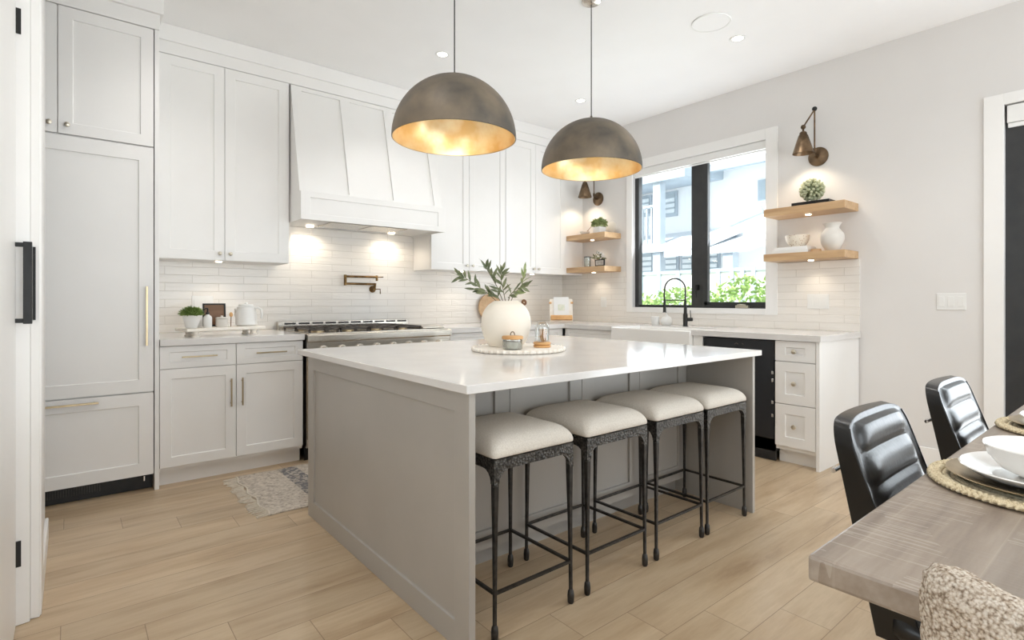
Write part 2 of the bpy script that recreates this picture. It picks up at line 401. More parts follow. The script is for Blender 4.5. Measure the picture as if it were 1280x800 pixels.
# short return wall beside the fridge, its jamb and casing
struct('wall_side', MB().box(-.30, -.098, 2.665, 3.50, 0, CH), 'wall')
struct('baseboard_side', MB().box(-.098, -.084, 2.84, 3.49, .001, .105), 'trim', bevel=.003)
struct('wall_behind_door', MB().box(XL, -.30, 3.36, 3.50, 0, CH), 'wall').name = 'wall_inner'
jm = struct('trim_1', MB().prism([(-.30,2.60),(-.115,2.632),(-.115,2.665),(-.30,2.665)], 0.001, CH, 'Z'), 'trim', bevel=.002)
struct('trim_2', MB().box(-.115, -.088, 2.648, 2.70, .001, CH).box(-.093, -.084, 2.66, 2.84, .001, CH), 'trim', bevel=.003)
hd = thing('door_hinge', 'black metal hinge leaf high on the white door jamb', 'hinge', (-.145, 2.625, 2.17), 'hinges on the door jamb')
def hinge(root, z0, z1):
    a = Vector((-.185,2.619,0)); b = Vector((-.139,2.6265,0)); nn = Vector((.16,-.987,0))*.0025
    mb = MB(); mb.loft([[a+Vector((0,0,z0)), b+Vector((0,0,z0)), b+nn+Vector((0,0,z0)), a+nn+Vector((0,0,z0))], [a+Vector((0,0,z1)), b+Vector((0,0,z1)), b+nn+Vector((0,0,z1)), a+nn+Vector((0,0,z1))]])
    obj('leaf_plate', mb, 'black', root); mb = MB().cyl((-.187,2.611,z0), .006, z1-z0, 12); obj('knuckle', mb, 'black', root, smooth=40)
hinge(hd, 2.128, 2.22)
h2 = thing('door_hinge', 'black metal hinge leaf low on the white door jamb, above the floor', 'hinge', (-.145, 2.625, .26), 'hinges on the door jamb'); hinge(h2, .212, .305)
# open white door leaf with a black pull
d1 = struct('door_1', MB().box(-.192, -.1515, 1.90, 2.600, .012, 2.44), 'trim', bevel=.003)
pl = MB(); px = -.1515
pl.tube([(px,2.575,1.367),(px+.04,2.575,1.367)], .0075, square=True).tube([(px,2.575,1.098),(px+.04,2.575,1.098)], .0075, square=True)
pl.box(px+.021, px+.045, 2.563, 2.587, 1.087, 1.378)
obj('door_pull', pl, 'black', d1, bevel=.001)
sp = MB().box(-.108, -.100, 2.640, 2.648, 1.098, 1.366); single('strike_plate', sp, 'black', 'narrow black metal strip on the white casing left of the refrigerator', 'metal strip', (-.104,2.644,1.1))
# trims
struct('baseboard_right', MB().box(XW-.014, XW, DY1+.105, 1.50, .001, .135), 'trim', bevel=.003)
struct('trim_3', MB().box(XW-.016, XW, DY1, DY1+.10, 0.001, DZ1+.07).box(XW-.016, XW, DY0-.1, DY1, DZ1, DZ1+.07).box(XW-.016, XW, DY0-.1, DY0, 0.001, DZ1), 'trim', bevel=.002)
struct('trim_4', MB().box(XW-.018, XW, WY0-.1, WY0, WZ0-.052, WZ1+.09).box(XW-.018, XW, WY1, WY1+.075, WZ0-.052, WZ1+.09).box(XW-.018, XW, WY0, WY1, WZ1, WZ1+.09).box(XW-.018, XW, WY0, WY1, WZ0-.052, WZ0), 'trim', bevel=.002)
# tiles
struct('trim_5', MB().box(.424, XW, YW-.010, YW, .925, 1.50).box(1.335, 2.617, YW-.010, YW, 1.50, 1.80), 'tileA')
tb = MB().box(XW-.010, XW, 1.515, WY0-.1, .925, 1.485).box(XW-.010, XW, WY0-.1, WY1+.075, .925, WZ0-.052).box(XW-.010, XW, WY1+.075, YW-.01, .925, 1.485)
struct('trim_6', tb, 'tileB')
# crown and fascia above the wall cabinets
struct('trim_7', MB().box(.45, XW, 4.402, YW, 2.880, CH-.001).box(.45, XW, 4.385, 4.402, 2.965, CH-.001), 'cab', bevel=.003)
struct('trim_8', MB().box(XL, .427, 3.968, YW, 2.842, CH-.001).box(XL, .446, 3.945, 4.38, 2.935, CH-.001), 'cab', bevel=.003)

# window
w1 = struct('window_1', MB().box(XW+.03, XW+.10, WY0, WY0+.02, WZ0, WZ1), 'blackframe')
fr = MB(); X0, X1 = XW+.035, XW+.095
YM0, YM1 = 2.845, 2.985
fr.box(X0, X1, WY1-.05, WY1, WZ0, WZ1).box(X0, X1, YM0, YM1, WZ0, WZ1).box(X0, X1, WY0, WY1, WZ1-.03, WZ1).box(X0, X1, YM1, WY1-.05, WZ0, WZ0+.028).box(X0, X1, WY0+.02, YM0, WZ0, WZ0+.03)
obj('frame', fr, 'blackframe', w1, bevel=.002)
sh = MB().box(X0-.004, X1-.02, YM0-.035, YM0+.015, WZ0+.03, WZ1-.02).box(X0-.004, X1-.02, WY0+.02, YM0, WZ0+.03, WZ0+.058)
obj('sash', sh, 'blackframe', w1, bevel=.002)
obj('pane', MB().box(X0+.03, X0+.034, YM1, WY1-.05, WZ0+.028, WZ1-.03), 'pane', w1); obj('pane', MB().box(X0+.03, X0+.034, WY0+.02, YM0-.03, WZ0+.05, WZ1-.03), 'pane', w1)
lt = MB().box(X0-.02, X0, 2.905, 2.93, 1.27, 1.32).tube([(X0-.018,2.917,1.30),(X0-.03,2.917,1.26),(X0-.024,2.917,1.20)], .005); obj('latch', lt, 'black', w1)
ck = MB().box(X0-.03, X0, 2.40, 2.52, WZ0+.004, WZ0+.028).tube([(X0-.03,2.42,WZ0+.03),(X0-.045,2.46,WZ0+.035),(X0-.03,2.50,WZ0+.03)], .006); obj('crank', ck, 'knob', w1, bevel=.002)
struct('trim_9', MB().box(XW-.0, XW+.035, WY0-.0, WY1, WZ0-.004, WZ0+.001).box(XW, XW+.035, WY0, WY1, WZ1-.001, WZ1+.004), 'trim')
rb = thing('roller_blind', 'white roller blind cassette across the top of the kitchen window', 'blind', (XW+.01, 2.95, 2.5))
obj('cassette', MB().box(XW+.004, XW+.033, WY0+.004, WY1-.004, 2.495, WZ1-.004), 'white', rb, bevel=.004); obj('hem_bar', MB().box(XW+.012, XW+.026, WY0+.008, WY1-.008, 2.478, 2.492), 'white', rb, bevel=.003)

# patio door
d2 = struct('door_2', MB().box(XW+.035, XW+.12, DY1-.11, DY1, 0, DZ1).box(XW+.035, XW+.12, DY0, DY0+.11, 0, DZ1).box(XW+.035, XW+.12, DY0, DY1, DZ1-.10, DZ1).box(XW+.035, XW+.12, DY0, DY1, .001, .09).box(XW+.05, XW+.11, -.70, -.56, .09, DZ1-.1), 'blackframe', bevel=.003)
obj('pane', MB().box(XW+.07, XW+.076, DY0+.11, -.70, .09, DZ1-.1).box(XW+.08, XW+.086, -.56, DY1-.11, .09, DZ1-.1), 'pane', d2)
rb2 = thing('roller_blind', 'white roller blind cassette above the black patio door', 'blind', (XW+.01, -.6, 2.35))
obj('cassette', MB().box(XW+.002, XW+.033, DY0+.01, DY1-.012, 2.315, DZ1-.008), 'white', rb2, bevel=.004); obj('hem_bar', MB().box(XW+.01, XW+.028, DY0+.02, DY1-.016, 2.285, 2.312), 'white', rb2, bevel=.003)
# rear windows (daylight of the room)
w2 = struct('window_2', MB().box(-.1, 3.9, YB-.1, YB-.05, .35, .42).box(-.1, 3.9, YB-.1, YB-.05, 2.58, 2.65).box(-.1, -.03, YB-.1, YB-.05, .42, 2.58).box(3.83, 3.9, YB-.1, YB-.05, .42, 2.58).box(1.2, 1.3, YB-.1, YB-.05, .42, 2.58).box(2.5, 2.6, YB-.1, YB-.05, .42, 2.58), 'blackframe')
obj('pane', MB().box(-.03, 3.83, YB-.08, YB-.076, .42, 2.58), 'pane', w2)
w3 = struct('window_3', MB().box(XL-.1, XL-.05, -.9, 1.3, .8, .87).box(XL-.1, XL-.05, -.9, 1.3, 2.43, 2.5).box(XL-.1, XL-.05, -.9, -.83, .87, 2.43).box(XL-.1, XL-.05, 1.23, 1.3, .87, 2.43), 'blackframe')
obj('pane', MB().box(XL-.08, XL-.076, -.83, 1.23, .87, 2.43), 'pane', w3)

# ------------------------------------------------------------------ refrigerator wall
YF = 3.974
fr_ = thing('panelled_refrigerator', 'tall built-in refrigerator behind white shaker panels with dark toe grille', 'refrigerator', (-.055, 4.3, 0))
obj('body', MB().box(-.50, .394, YF+.024, YW-.01, .10, 2.10), 'cab', fr_)
d = obj('door', shaker(-.507, .395, .612, 2.107, YF, st=.075, top=.085, bot=.075), 'cab', fr_, bevel=.0012)
obj('handle', bar_pull((.358, YF, 1.075), .36), 'gold_pull', d, bevel=.001)
d = obj('freezer_drawer', shaker(-.507, .395, .102, .604, YF, st=.075, top=.075, bot=.075), 'cab', fr_, bevel=.0012)
obj('handle', bar_pull((-.055, YF, .575), .36, vertical=False), 'gold_pull', d, bevel=.001)
obj('toe_grille', MB().box(-.5, .394, YF+.07, YF+.09, .002, .097), 'black', fr_)
sl = MB(); [sl.box(-.12+.012*i, -.114+.012*i, YF+.064, YF+.071, .035, .085) for i in range(22)]; o = obj('vent_slats', sl, 'iron_s', fr_); 
obj('levelling_foot', MB().cyl((.352, YF+.05, .055), .005, .03, 10), 'chrome', fr_)
oc = thing('wall_cabinet', 'white shaker cabinet above the refrigerator, near the ceiling', 'cabinet', (-.055, 4.35, 2.11))
obj('body', MB().box(-.505, .398, YF+.022, YW-.01, 2.113, 2.84), 'cab', oc)
d = obj('door', shaker(-.507, -.060, 2.116, 2.838, YF), 'cab', oc, bevel=.0012); obj('knob', knob((-.095, YF, 2.165)), 'knob', d, smooth=40)
d = obj('door', shaker(-.056, .395, 2.116, 2.838, YF), 'cab', oc, bevel=.0012); obj('knob', knob((-.016, YF, 2.165)), 'knob', d, smooth=40)
single('cabinet_end_panel', MB().box(.400, .424, YF-.002, YW-.01, .0, 2.841), 'cab', 'full-height white end panel between the refrigerator and the counter', 'panel', (.412, 4.3, 0), bevel=.0015)

# ------------------------------------------------------------------ base cabinet left of the range
bc = thing('base_cabinet', 'white shaker base cabinet left of the range, two drawers over two doors', 'cabinet', (.86, 4.3, 0))
obj('body', MB().box(.426, 1.298, YF+.022, YW-.012, .10, .884), 'cab', bc)
obj('toe_kick', MB().box(.426, 1.298, YF+.075, YF+.09, .0, .10), 'cab', bc)
for a0, a1 in ((.427, .857), (.861, 1.297)):
    d = obj('drawer', shaker(a0, a1, .742, .881, YF, st=.052, top=.038, bot=.038), 'cab', bc, bevel=.0012)
    obj('handle', bar_pull(((a0+a1)/2, YF, .812), .20, vertical=False, r=.0045), 'gold_pull', d, bevel=.001)
    d = obj('door', shaker(a0, a1, .124, .738, YF, st=.062), 'cab', bc, bevel=.0012)
    obj('handle', bar_pull((.825 if a0 < .5 else .893, YF, .56), .185, r=.0045), 'gold_pull', d, bevel=.001)
single('countertop', MB().box(.426, 1.303, 3.945, YW-.011, .886, .928), 'quartz', 'short white quartz worktop left of the range', 'countertop', (.86,4.35,.886), bevel=.002)

# wall cabinets
def puck(root, x, y, z, e=3.0, col=(1,.86,.68), m='lampwarm', r=.022):
    p = obj('puck_light', MB().cyl((x, y, z-.006), r, .006, 20), m, root)
    q = light('puck_glow', 'SPOT', (x, y, z-.012), e, col, (0,0,0), spot_size=RD(125), spot_blend=.7, shadow_soft_size=.02)
YU = 4.40
def wall_cab(x0, x1, splits, label, kn, lights, z0=1.462, z1=2.876):
    r = thing('wall_cabinet', label, 'cabinet', ((x0+x1)/2, 4.58, z0))
    obj('body', MB().box(x0, x1, YU+.022, YW-.012, z0, z1), 'cab', r)
    e = [x0]+splits+[x1]
    for i in range(len(e)-1):
        d = obj('door', shaker(e[i]+.0015, e[i+1]-.0015, z0+.001, z1-.001, YU, st=.068), 'cab', r, bevel=.0012)
        kx = e[i+1]-.035 if i == 0 else e[i]+.035
        obj('knob', knob((kx, YU, z0+.05)), 'knob', d, smooth=40)
    for x, y in lights: puck(r, x, y, z0)
wall_cab(.465, 1.322, [.875], 'tall white shaker wall cabinet between refrigerator and range hood', 0, [(.858, 4.52)])
wall_cab(2.617, 3.508, [3.05], 'white shaker wall cabinet just right of the range hood', 0, [(3.05, 4.52)])
wall_cab(3.512, 4.376, [3.93], 'white shaker wall cabinet next to the corner shelves', 0, [(3.98, 4.52)])
struct('trim_10', MB().box(.4245, .464, YU+.005, YW, 1.462, 2.88).box(4.377, XW-.001, YU+.003, YU+.022, 1.462, 2.88), 'cab')
struct('trim_11', MB().box(1.3225, 1.333, YU+.01, YW-.011, 1.462, 2.879), 'cab')

# ------------------------------------------------------------------ hood
hx0, hx1 = 1.340, 2.612
hd = thing('range_hood', 'large white panelled range hood with tapered front and lit underside', 'range hood', ((hx0+hx1)/2, 4.45, 1.775))
body = MB()
yb, yt, zb, zt = 4.19, 4.405, 2.0, 2.955
def hoodY(z): return yb+(yt-yb)*(z-zb)/(2.876-zb)
zt = 2.876
panels = [(1.425, 1.738), (1.822, 2.128), (2.212, 2.53)]
pz0, pz1 = 2.02, 2.84
dd = .012
def fv(x, z, dpt=0): return (x, hoodY(z)+dpt, z)
V = lambda p: body.bm.verts.new(p)
xs = [hx0+.004]+[q for p in panels for q in p]+[hx1-.004]; zs = [zb, pz0, pz1, zt]
for i in range(len(xs)-1):
    for j in range(3):
        pn = (i % 2 == 1) and j == 1
        if not pn:
            body.bm.faces.new([V(fv(xs[i], zs[j])), V(fv(xs[i+1], zs[j])), V(fv(xs[i+1], zs[j+1])), V(fv(xs[i], zs[j+1]))])
        else:
            A = [V(fv(xs[i], zs[j])), V(fv(xs[i+1], zs[j])), V(fv(xs[i+1], zs[j+1])), V(fv(xs[i], zs[j+1]))]
            B = [V(fv(xs[i], zs[j], dd)), V(fv(xs[i+1], zs[j], dd)), V(fv(xs[i+1], zs[j+1], dd)), V(fv(xs[i], zs[j+1], dd))]
            for k in range(4): body.bm.faces.new((A[k], A[(k+1) % 4], B[(k+1) % 4], B[k]))
            body.bm.faces.new(B)
for x in (hx0+.004, hx1-.004): body.bm.faces.new([V((x, yb, zb)), V((x, yt, zt)), V((x, YW-.013, zt)), V((x, YW-.013, zb))])
body.bm.faces.new([V((hx0+.004, yt, zt)), V((hx1-.004, yt, zt)), V((hx1-.004, YW-.013, zt)), V((hx0+.004, YW-.013, zt))])
bmesh.ops.remove_doubles(body.bm, verts=body.bm.verts, dist=1e-5)
obj('tapered_body', body, 'cab', hd)
ap = shaker(hx0, hx1, 1.785, 2.0, 4.15, th=.02, st=.07, top=.045, bot=.045, rec=.006)
ap.box(hx0, hx0+.02, 4.17, YW-.013, 1.785, 2.0).box(hx1-.02, hx1, 4.17, YW-.013, 1.785, 2.0).box(hx0+.02, hx1-.02, 4.17, 4.19, 1.98, 2.0)
obj('apron', ap, 'cab', hd, bevel=.0012)
obj('liner', MB().box(hx0+.02, hx1-.02, 4.17, YW-.013, 1.80, 1.815), 'cab', hd)
obj('filter', MB().box(1.62, 1.95, 4.27, 4.58, 1.793, 1.80).box(1.97, 2.30, 4.27, 4.58, 1.793, 1.80), 'steel', hd, bevel=.002)
for x in (1.56, 2.31):
    obj('hood_lamp', MB().cyl((x, 4.60, 1.788), .03, .01, 20), 'lampwarm', hd)
    light('hood_glow', 'SPOT', (x, 4.60, 1.784), 8, (1,.87,.70), (0,0,0), spot_size=RD(165), spot_blend=.6, shadow_soft_size=.04)

# ------------------------------------------------------------------ range
rx0, rx1 = 1.308, 2.530
rg = thing('gas_range', 'wide stainless steel gas range with black grates under the hood', 'range', ((rx0+rx1)/2, 4.3, 0))
RY = 3.925
obj('body', MB().box(rx0+.012, rx1-.012, RY+.04, YW-.012, .10, .90), 'steel', rg)
obj('kick_panel', MB().box(rx0+.012, rx1-.012, RY+.09, RY+.10, .0, .10), 'black', rg)
bn = [(RY+.01,.79),(RY+.0,.80),(RY+.0,.866),(RY-.014,.870),(RY-.018,.876),(RY-.018,.914),(RY-.012,.922),(RY+.0,.926),(YW-.06,.926),(YW-.06,.915),(RY+.04,.90),(RY+.04,.79)]
obj('control_panel', MB().prism(bn, rx0+.004, rx1-.004, 'X'), 'steel', rg, bevel=.0015)
for i in range(8):
    k = obj('control_knob', MB().lathe((rx0+.12+i*.14, RY, .815), [(.026,0),(.026,-.012),(.02,-.016),(.019,-.035),(.001,-.036)], 20, True, 'Y'), 'steel', rg, smooth=40)
for a, b in ((rx0+.018, rx0+.44), (rx0+.447, rx1-.018)):
    d = obj('oven_door', MB().box(a, b, RY+.005, RY+.04, .16, .775), 'steel', rg, bevel=.004)
    obj('window', MB().box(a+.08, b-.08, RY+.002, RY+.006, .33, .60), 'blackpanel', d)
    hm = MB().tube([(a+.02, RY-.045, .725), (b-.02, RY-.045, .725)], .012, 12)
    for q in (a+.05, b-.05): hm.tube([(q, RY-.045, .725), (q, RY+.006, .725)], .009, 10)
    obj('handle', hm, 'steel', d, smooth=40)
obj('cooktop', MB().box(rx0+.03, rx1-.03, RY+.03, YW-.08, .926, .930), 'steel', rg)
for i in range(4):
    g0 = rx0+.035+i*.235; gm = MB()
    for yy0 in (RY+.05, RY+.37):
        y0_, y1_ = yy0, yy0+.29; x0_, x1_ = g0, g0+.222
        for q in (x0_, x1_-.012): gm.box(q, q+.012, y0_, y1_, .948, .960).box(q, q+.012, y0_, y0_+.014, .931, .950).box(q, q+.012, y1_-.014, y1_, .931, .950)
        for q in (y0_, y1_-.012): gm.box(x0_, x1_, q, q+.012, .948, .960)
        cxx, cyy = (x0_+x1_)/2, (y0_+y1_)/2
        gm.box(x0_, cxx-.03, cyy-.005, cyy+.005, .948, .961).box(cxx+.03, x1_, cyy-.005, cyy+.005, .948, .961).box(cxx-.005, cxx+.005, y0_, cyy-.03, .948, .961).box(cxx-.005, cxx+.005, cyy+.03, y1_, .948, .961)
    obj('grate', gm, 'burner', rg)
    for yy in (RY+.195, RY+.515):
        obj('burner', MB().lathe((g0+.111, yy, .930), [(.05,0),(.05,.008),(.034,.010),(.034,.02),(.001,.022)], 20, True), 'gold_pull', rg, smooth=40)
obj('griddle_cover', MB().box(rx0+.975, rx1-.035, RY+.05, YW-.10, .932, .950), 'steel', rg, bevel=.006)
bk = MB().box(rx0+.02, rx1-.004, YW-.065, YW-.014, .915, .990); obj('back_guard', bk, 'steel', rg, bevel=.003)
sv = MB(); [sv.box(rx0+.07+i*.115, rx0+.165+i*.115, YW-.0665, YW-.0645, .968, .982) for i in range(10)]; obj('vent_slots', sv, 'black', rg)

# pot filler
pf = thing('pot_filler', 'folded brass wall tap with double arm above the range', 'pot filler', (2.20, YW-.01, 1.28))
PX, PY, PZ = 2.185, YW-.010, 1.275
obj('wall_flange', MB().lathe((PX, PY, PZ), [(.032,0),(.032,-.006),(.02,-.012),(.014,-.05),(.001,-.051)], 24, True, 'Y'), 'brass', pf, smooth=40)
obj('lower_arm', MB().tube([(PX, PY-.045, PZ), (PX+.005, PY-.05, PZ+.055)], .012).tube([(PX+.005, PY-.05, PZ+.045), (PX-.285, PY-.06, PZ+.045)], .011), 'brass', pf, smooth=40)
obj('elbow', MB().cyl((PX-.285, PY-.06, PZ+.03), .013, .095, 16), 'brass', pf, smooth=40)
obj('upper_arm', MB().tube([(PX-.285, PY-.06, PZ+.11), (PX+.01, PY-.075, PZ+.11)], .011).tube([(PX+.01,PY-.075,PZ+.125),(PX+.01,PY-.075,PZ+.075)], .011).tube([(PX+.02,PY-.075,PZ+.11),(PX+.07,PY-.085,PZ+.112)], .005), 'brass', pf, smooth=40)
obj('lever', MB().tube([(PX+.0, PY-.04, PZ), (PX+.05, PY-.06, PZ), (PX+.052, PY-.06, PZ-.045)], .005), 'brass', pf, smooth=40)

# ------------------------------------------------------------------ counters right of the range
XF = 3.944
b2 = thing('base_cabinet', 'white shaker base cabinet right of the range, behind the island vase', 'cabinet', (3.0, 4.3, 0))
obj('body', MB().box(2.536, XF-.004, YF+.022, YW-.012, .10, .884), 'cab', b2); obj('toe_kick', MB().box(2.536, XF, YF+.075, YF+.09, 0, .10), 'cab', b2)
e = [2.537, 3.0, 3.44, 3.90]
for a0, a1 in zip(e, e[1:]):
    d = obj('drawer', shaker(a0+.002, a1-.002, .742, .881, YF, st=.052, top=.038, bot=.038), 'cab', b2, bevel=.0012)
    d = obj('door', shaker(a0+.002, a1-.002, .124, .738, YF, st=.062), 'cab', b2, bevel=.0012); obj('handle', bar_pull((a1-.035, YF, .56), .185, r=.0045), 'gold_pull', d)
b3 = thing('base_cabinet', 'white shaker corner base cabinet left of the sink', 'cabinet', (4.3, 3.65, 0))
obj('body', MB().box(XF+.022, XW-.012, 3.325, YF+.01, .10, .884), 'cab', b3); obj('toe_kick', MB().box(XF+.075, XF+.09, 3.325, YF, 0, .10), 'cab', b3)
d = obj('drawer', shaker(3.328, 3.96, .742, .881, XF, 'X', st=.052, top=.038, bot=.038), 'cab', b3, bevel=.0012)
d = obj('door', shaker(3.328, 3.96, .124, .738, XF, 'X', st=.062), 'cab', b3, bevel=.0012); obj('knob', knob((XF, 3.36, .70), 'X'), 'knob', d, smooth=40)
b4 = thing('sink_cabinet', 'white base cabinet below the farmhouse sink', 'cabinet', (4.3, 2.9, 0))
obj('body', MB().box(XF+.022, XW-.012, 2.487, 3.322, .10, .66).box(XF, XF+.02, 2.40, 2.484, .10, .884).box(XF+.02, XW-.02, 2.40, 2.418, .0, .884), 'cab', b4); obj('toe_kick', MB().box(XF+.075, XF+.09, 2.42, 3.322, 0, .10), 'cab', b4)
for a0, a1 in ((2.489, 2.904), (2.908, 3.322)): d = obj('door', shaker(a0, a1, .124, .655, XF, 'X'), 'cab', b4, bevel=.0012); obj('knob', knob((XF, 2.87 if a0 < 2.6 else 2.94, .61), 'X'), 'knob', d, smooth=40)
# sink
sk = thing('farmhouse_sink', 'white ceramic apron-front sink set in the counter under the window', 'sink', (4.1, 2.9, .68))
SX0, SX1, SY0, SY1 = 3.905, 4.34, 2.49, 3.32
mb = MB(); t = .022
mb.box(SX0, SX0+t, SY0, SY1, .67, .918).box(SX1-t, SX1, SY0, SY1, .67, .918).box(SX0+t, SX1-t, SY0, SY0+t, .67, .918).box(SX0+t, SX1-t, SY1-t, SY1, .67, .918).box(SX0+t, SX1-t, SY0+t, SY1-t, .67, .69)
obj('basin', mb, 'ceramic', sk, bevel=.006); obj('drain', MB().cyl((4.12, 2.9, .69), .045, .004, 24), 'chrome', sk)
# dark under-counter appliance
dw = thing('beverage_cooler', 'black under-counter cooler between the sink and the white drawers', 'appliance', (4.3, 2.11, 0))
obj('body', MB().box(XF+.03, XW-.012, 1.826, 2.397, .07, .878), 'black', dw); obj('door', MB().box(XF+.004, XF+.028, 1.832, 2.395, .165, .876), 'blackpanel', dw, bevel=.003)
obj('toe_panel', MB().box(XF+.03, XF+.045, 1.83, 2.395, .002, .155), 'blackpanel', dw)
for z in (.645, .59, .43, .335): obj('edge_glint', MB().box(XF+.0, XF+.006, 1.834, 1.848, z-.012, z+.012), 'chrome', dw, bevel=.002)  # bright chips standing in for glints of light along the cooler's right edge
obj('logo_mark', MB().tube([(XF+.002,2.10,.836),(XF+.002,2.115,.845),(XF+.002,2.13,.836)], .002).tube([(XF+.002,2.06,.836),(XF+.002,2.07,.845)], .002), 'burner', dw)
# drawer unit
b5 = thing('drawer_cabinet', 'white three-drawer base cabinet at the right end of the sink run', 'cabinet', (4.3, 1.67, 0))
obj('body', MB().box(XF+.022, XW-.012, 1.545, 1.822, .10, .884), 'cab', b5); obj('toe_kick', MB().box(XF+.075, XF+.09, 1.54, 1.822, 0, .10), 'cab', b5)
for z0, z1 in ((.737, .881), (.434, .732), (.13, .429)):
    d = obj('drawer', shaker(1.546, 1.820, z0, z1, XF, 'X', st=.07, top=.045 if z0 > .7 else .068, bot=.045 if z0 > .7 else .068), 'cab', b5, bevel=.0012); obj('knob', knob((XF, 1.683, (z0+z1)/2), 'X', .017), 'knob', d, smooth=40)
obj('end_panel', MB().box(XF-.004, XW-.012, 1.518, 1.542, 0, .884), 'cab', b5, bevel=.0015)
# L-shaped worktop
L = MB(); z0, z1 = .886, .928
L.box(2.536, XW-.011, 3.945, YW-.011, z0, z1).box(XF-.026, XW-.011, SY1+.001, 3.945, z0, z1).box(SX1+.001, XW-.011, SY0-.001, SY1+.001, z0, z1).box(XF-.026, XW-.011, 1.505, SY0-.001, z0, z1)
single('countertop', L, 'quartz', 'L-shaped white quartz worktop running from the range round to the sink', 'countertop', (4.3,4.3,.886))

# ------------------------------------------------------------------ floating shelves
def shelf(y0, y1, z0, z1, label, lx, ly, grp):
    r = thing('floating_shelf', label, 'shelf', (XW, (y0+y1)/2, z0), grp)
    obj('board', MB().box(4.40, XW-.001, y0, y1, z0, z1), 'oak', r, bevel=.0015); puck(r, lx, ly, z0, 2.2, r=.02)
shelf(1.525, 2.125, 1.853, 1.912, 'upper oak floating shelf right of the window, under the wall lamp', 4.53, 1.83, 'oak shelves')
shelf(1.525, 2.125, 1.489, 1.546, 'lower oak floating shelf right of the window, holding a vase and bowl', 4.53, 1.81, 'oak shelves')
shelf(3.83, 4.399, 1.848, 1.905, 'upper oak floating shelf in the corner left of the window', 4.53, 4.12, 'oak shelves')
shelf(3.83, 4.399, 1.484, 1.541, 'lower oak floating shelf in the corner left of the window', 4.53, 4.10, 'oak shelves')

# ------------------------------------------------------------------ island
ic = thing('kitchen_island', 'large warm grey panelled kitchen island', 'island', (1.95, 2.25, 0))
obj('end_panel', shaker(1.45, 2.99, .0, .866, 1.004, 'X', th=.026, st=.085, top=.07, bot=.088, rec=.009), 'grey', ic, bevel=.0015)
obj('end_panel', MB().box(2.900, 2.924, 1.46, 2.99, 0, .866), 'grey', ic, bevel=.0015)
obj('body', MB().box(1.031, 2.899, 1.892, 2.96, .10, .866), 'grey', ic); obj('toe_kick', MB().box(1.031, 2.899, 1.95, 1.965, 0, .10), 'grey', ic)
e = [1.031, 1.516, 1.98, 2.44, 2.899]
for a0, a1 in zip(e, e[1:]): obj('door', shaker(a0+.0015, a1-.0015, .10, .864, 1.87, st=.082, top=.08, bot=.08, rec=.012), 'grey', ic, bevel=.001)
e = [1.031, 1.65, 2.27, 2.899]
for a0, a1 in zip(e, e[1:]):
    m_ = MB(); m_ = shaker(a0+.0015, a1-.0015, .10, .864, 0, th=.02, st=.08); m_.mul(Matrix.Translation((0,2.982,0)) @ Matrix.Scale(-1, 4, (0,1,0))); obj('door', m_, 'grey', ic)
single('island_countertop', MB().box(.983, 2.948, 1.432, 3.102, .867, .896), 'quartz', 'broad white quartz worktop on the grey island', 'countertop', (1.95,2.25,.867), bevel=.0025)

# ------------------------------------------------------------------ pendants
def pendant(x, y, label):
    r = thing('pendant_lamp', label, 'pendant lamp', (x, y, CH), 'dome pendants over the island')
    R, rz = .319, 2.003
    pr = [(R*cos(a), R*sin(a)) for a in [RD(90)*i/28 for i in range(29)]]; pr[-1] = (.001, R)
    prin = [((R-.007)*cos(a), (R-.007)*sin(a)+.0) for a in [RD(90)*i/28 for i in range(29)]]; prin[-1] = (.001, R-.007)
    so = obj('shade', MB().lathe((x,y,rz), [(R-.004,-.002)]+pr, 72), 'shade_out', r, smooth=60)
    obj('lining', MB().lathe((x,y,rz), [(R-.003,-.002)]+prin, 72), 'goldleaf', so, smooth=60)
    obj('cord', MB().tube([(x,y,rz+R+.02),(x,y,CH-.02)], .0032, 8), 'black', r); obj('cap', MB().lathe((x,y,rz+R-.004), [(.022,0),(.02,.008),(.008,.014),(.006,.03),(.0005,.031)], 20, True), 'shade_out', r, smooth=40)
    obj('canopy', MB().lathe((x,y,CH-.016), [(.001,0),(.05,.002),(.060,.007),(.062,.0155)], 32, True), 'steel', r, smooth=40)
    obj('socket', MB().cyl((x,y,rz+R-.085), .02, .075, 20), 'brass', r, smooth=40)
    obj('bulb', MB().ball((x,y,rz+R-.115), .032, 20, 12), 'bulb', r, smooth=60)
    light('pendant_glow', 'POINT', (x,y,rz+R-.17), 3.0, (1,.92,.82), shadow_soft_size=.035)
pendant(1.536, 2.35, 'dome pendant lamp over the left half of the island, nearer the range hood')
pendant(2.574, 2.35, 'dome pendant lamp over the right half of the island, nearer the window')

# ------------------------------------------------------------------ ceiling
def can(x, y, label):
    r = thing('recessed_light', label, 'ceiling light', (x, y, CH), 'recessed ceiling lights')
    obj('trim_ring', MB().lathe((x,y,CH-.004), [(.036,.003),(.038,0),(.055,0),(.057,.004)], 32), 'white', r, smooth=40); obj('lens', MB().cyl((x,y,CH-.003), .036, .002, 24), 'lamp', r)
    light('downlight', 'SPOT', (x,y,CH-.02), 19, (1,.97,.94), spot_size=RD(125), spot_blend=.8, shadow_soft_size=.05)
can(2.233, 3.586, 'lit recessed ceiling light beside the cord of the left pendant')
can(3.774, 3.58, 'lit recessed ceiling light in the corner between cabinets and window')
can(3.763, 2.007, 'lit recessed ceiling light next to the round ceiling speaker')
for x, y in ((.7, 3.5), (.7, 1.9), (2.2, 1.0), (3.8, .4), (1.9, -.9), (.3, -.9)): light('downlight', 'SPOT', (x,y,CH-.02), 19, (1,.97,.94), spot_size=RD(125), spot_blend=.8, shadow_soft_size=.05)
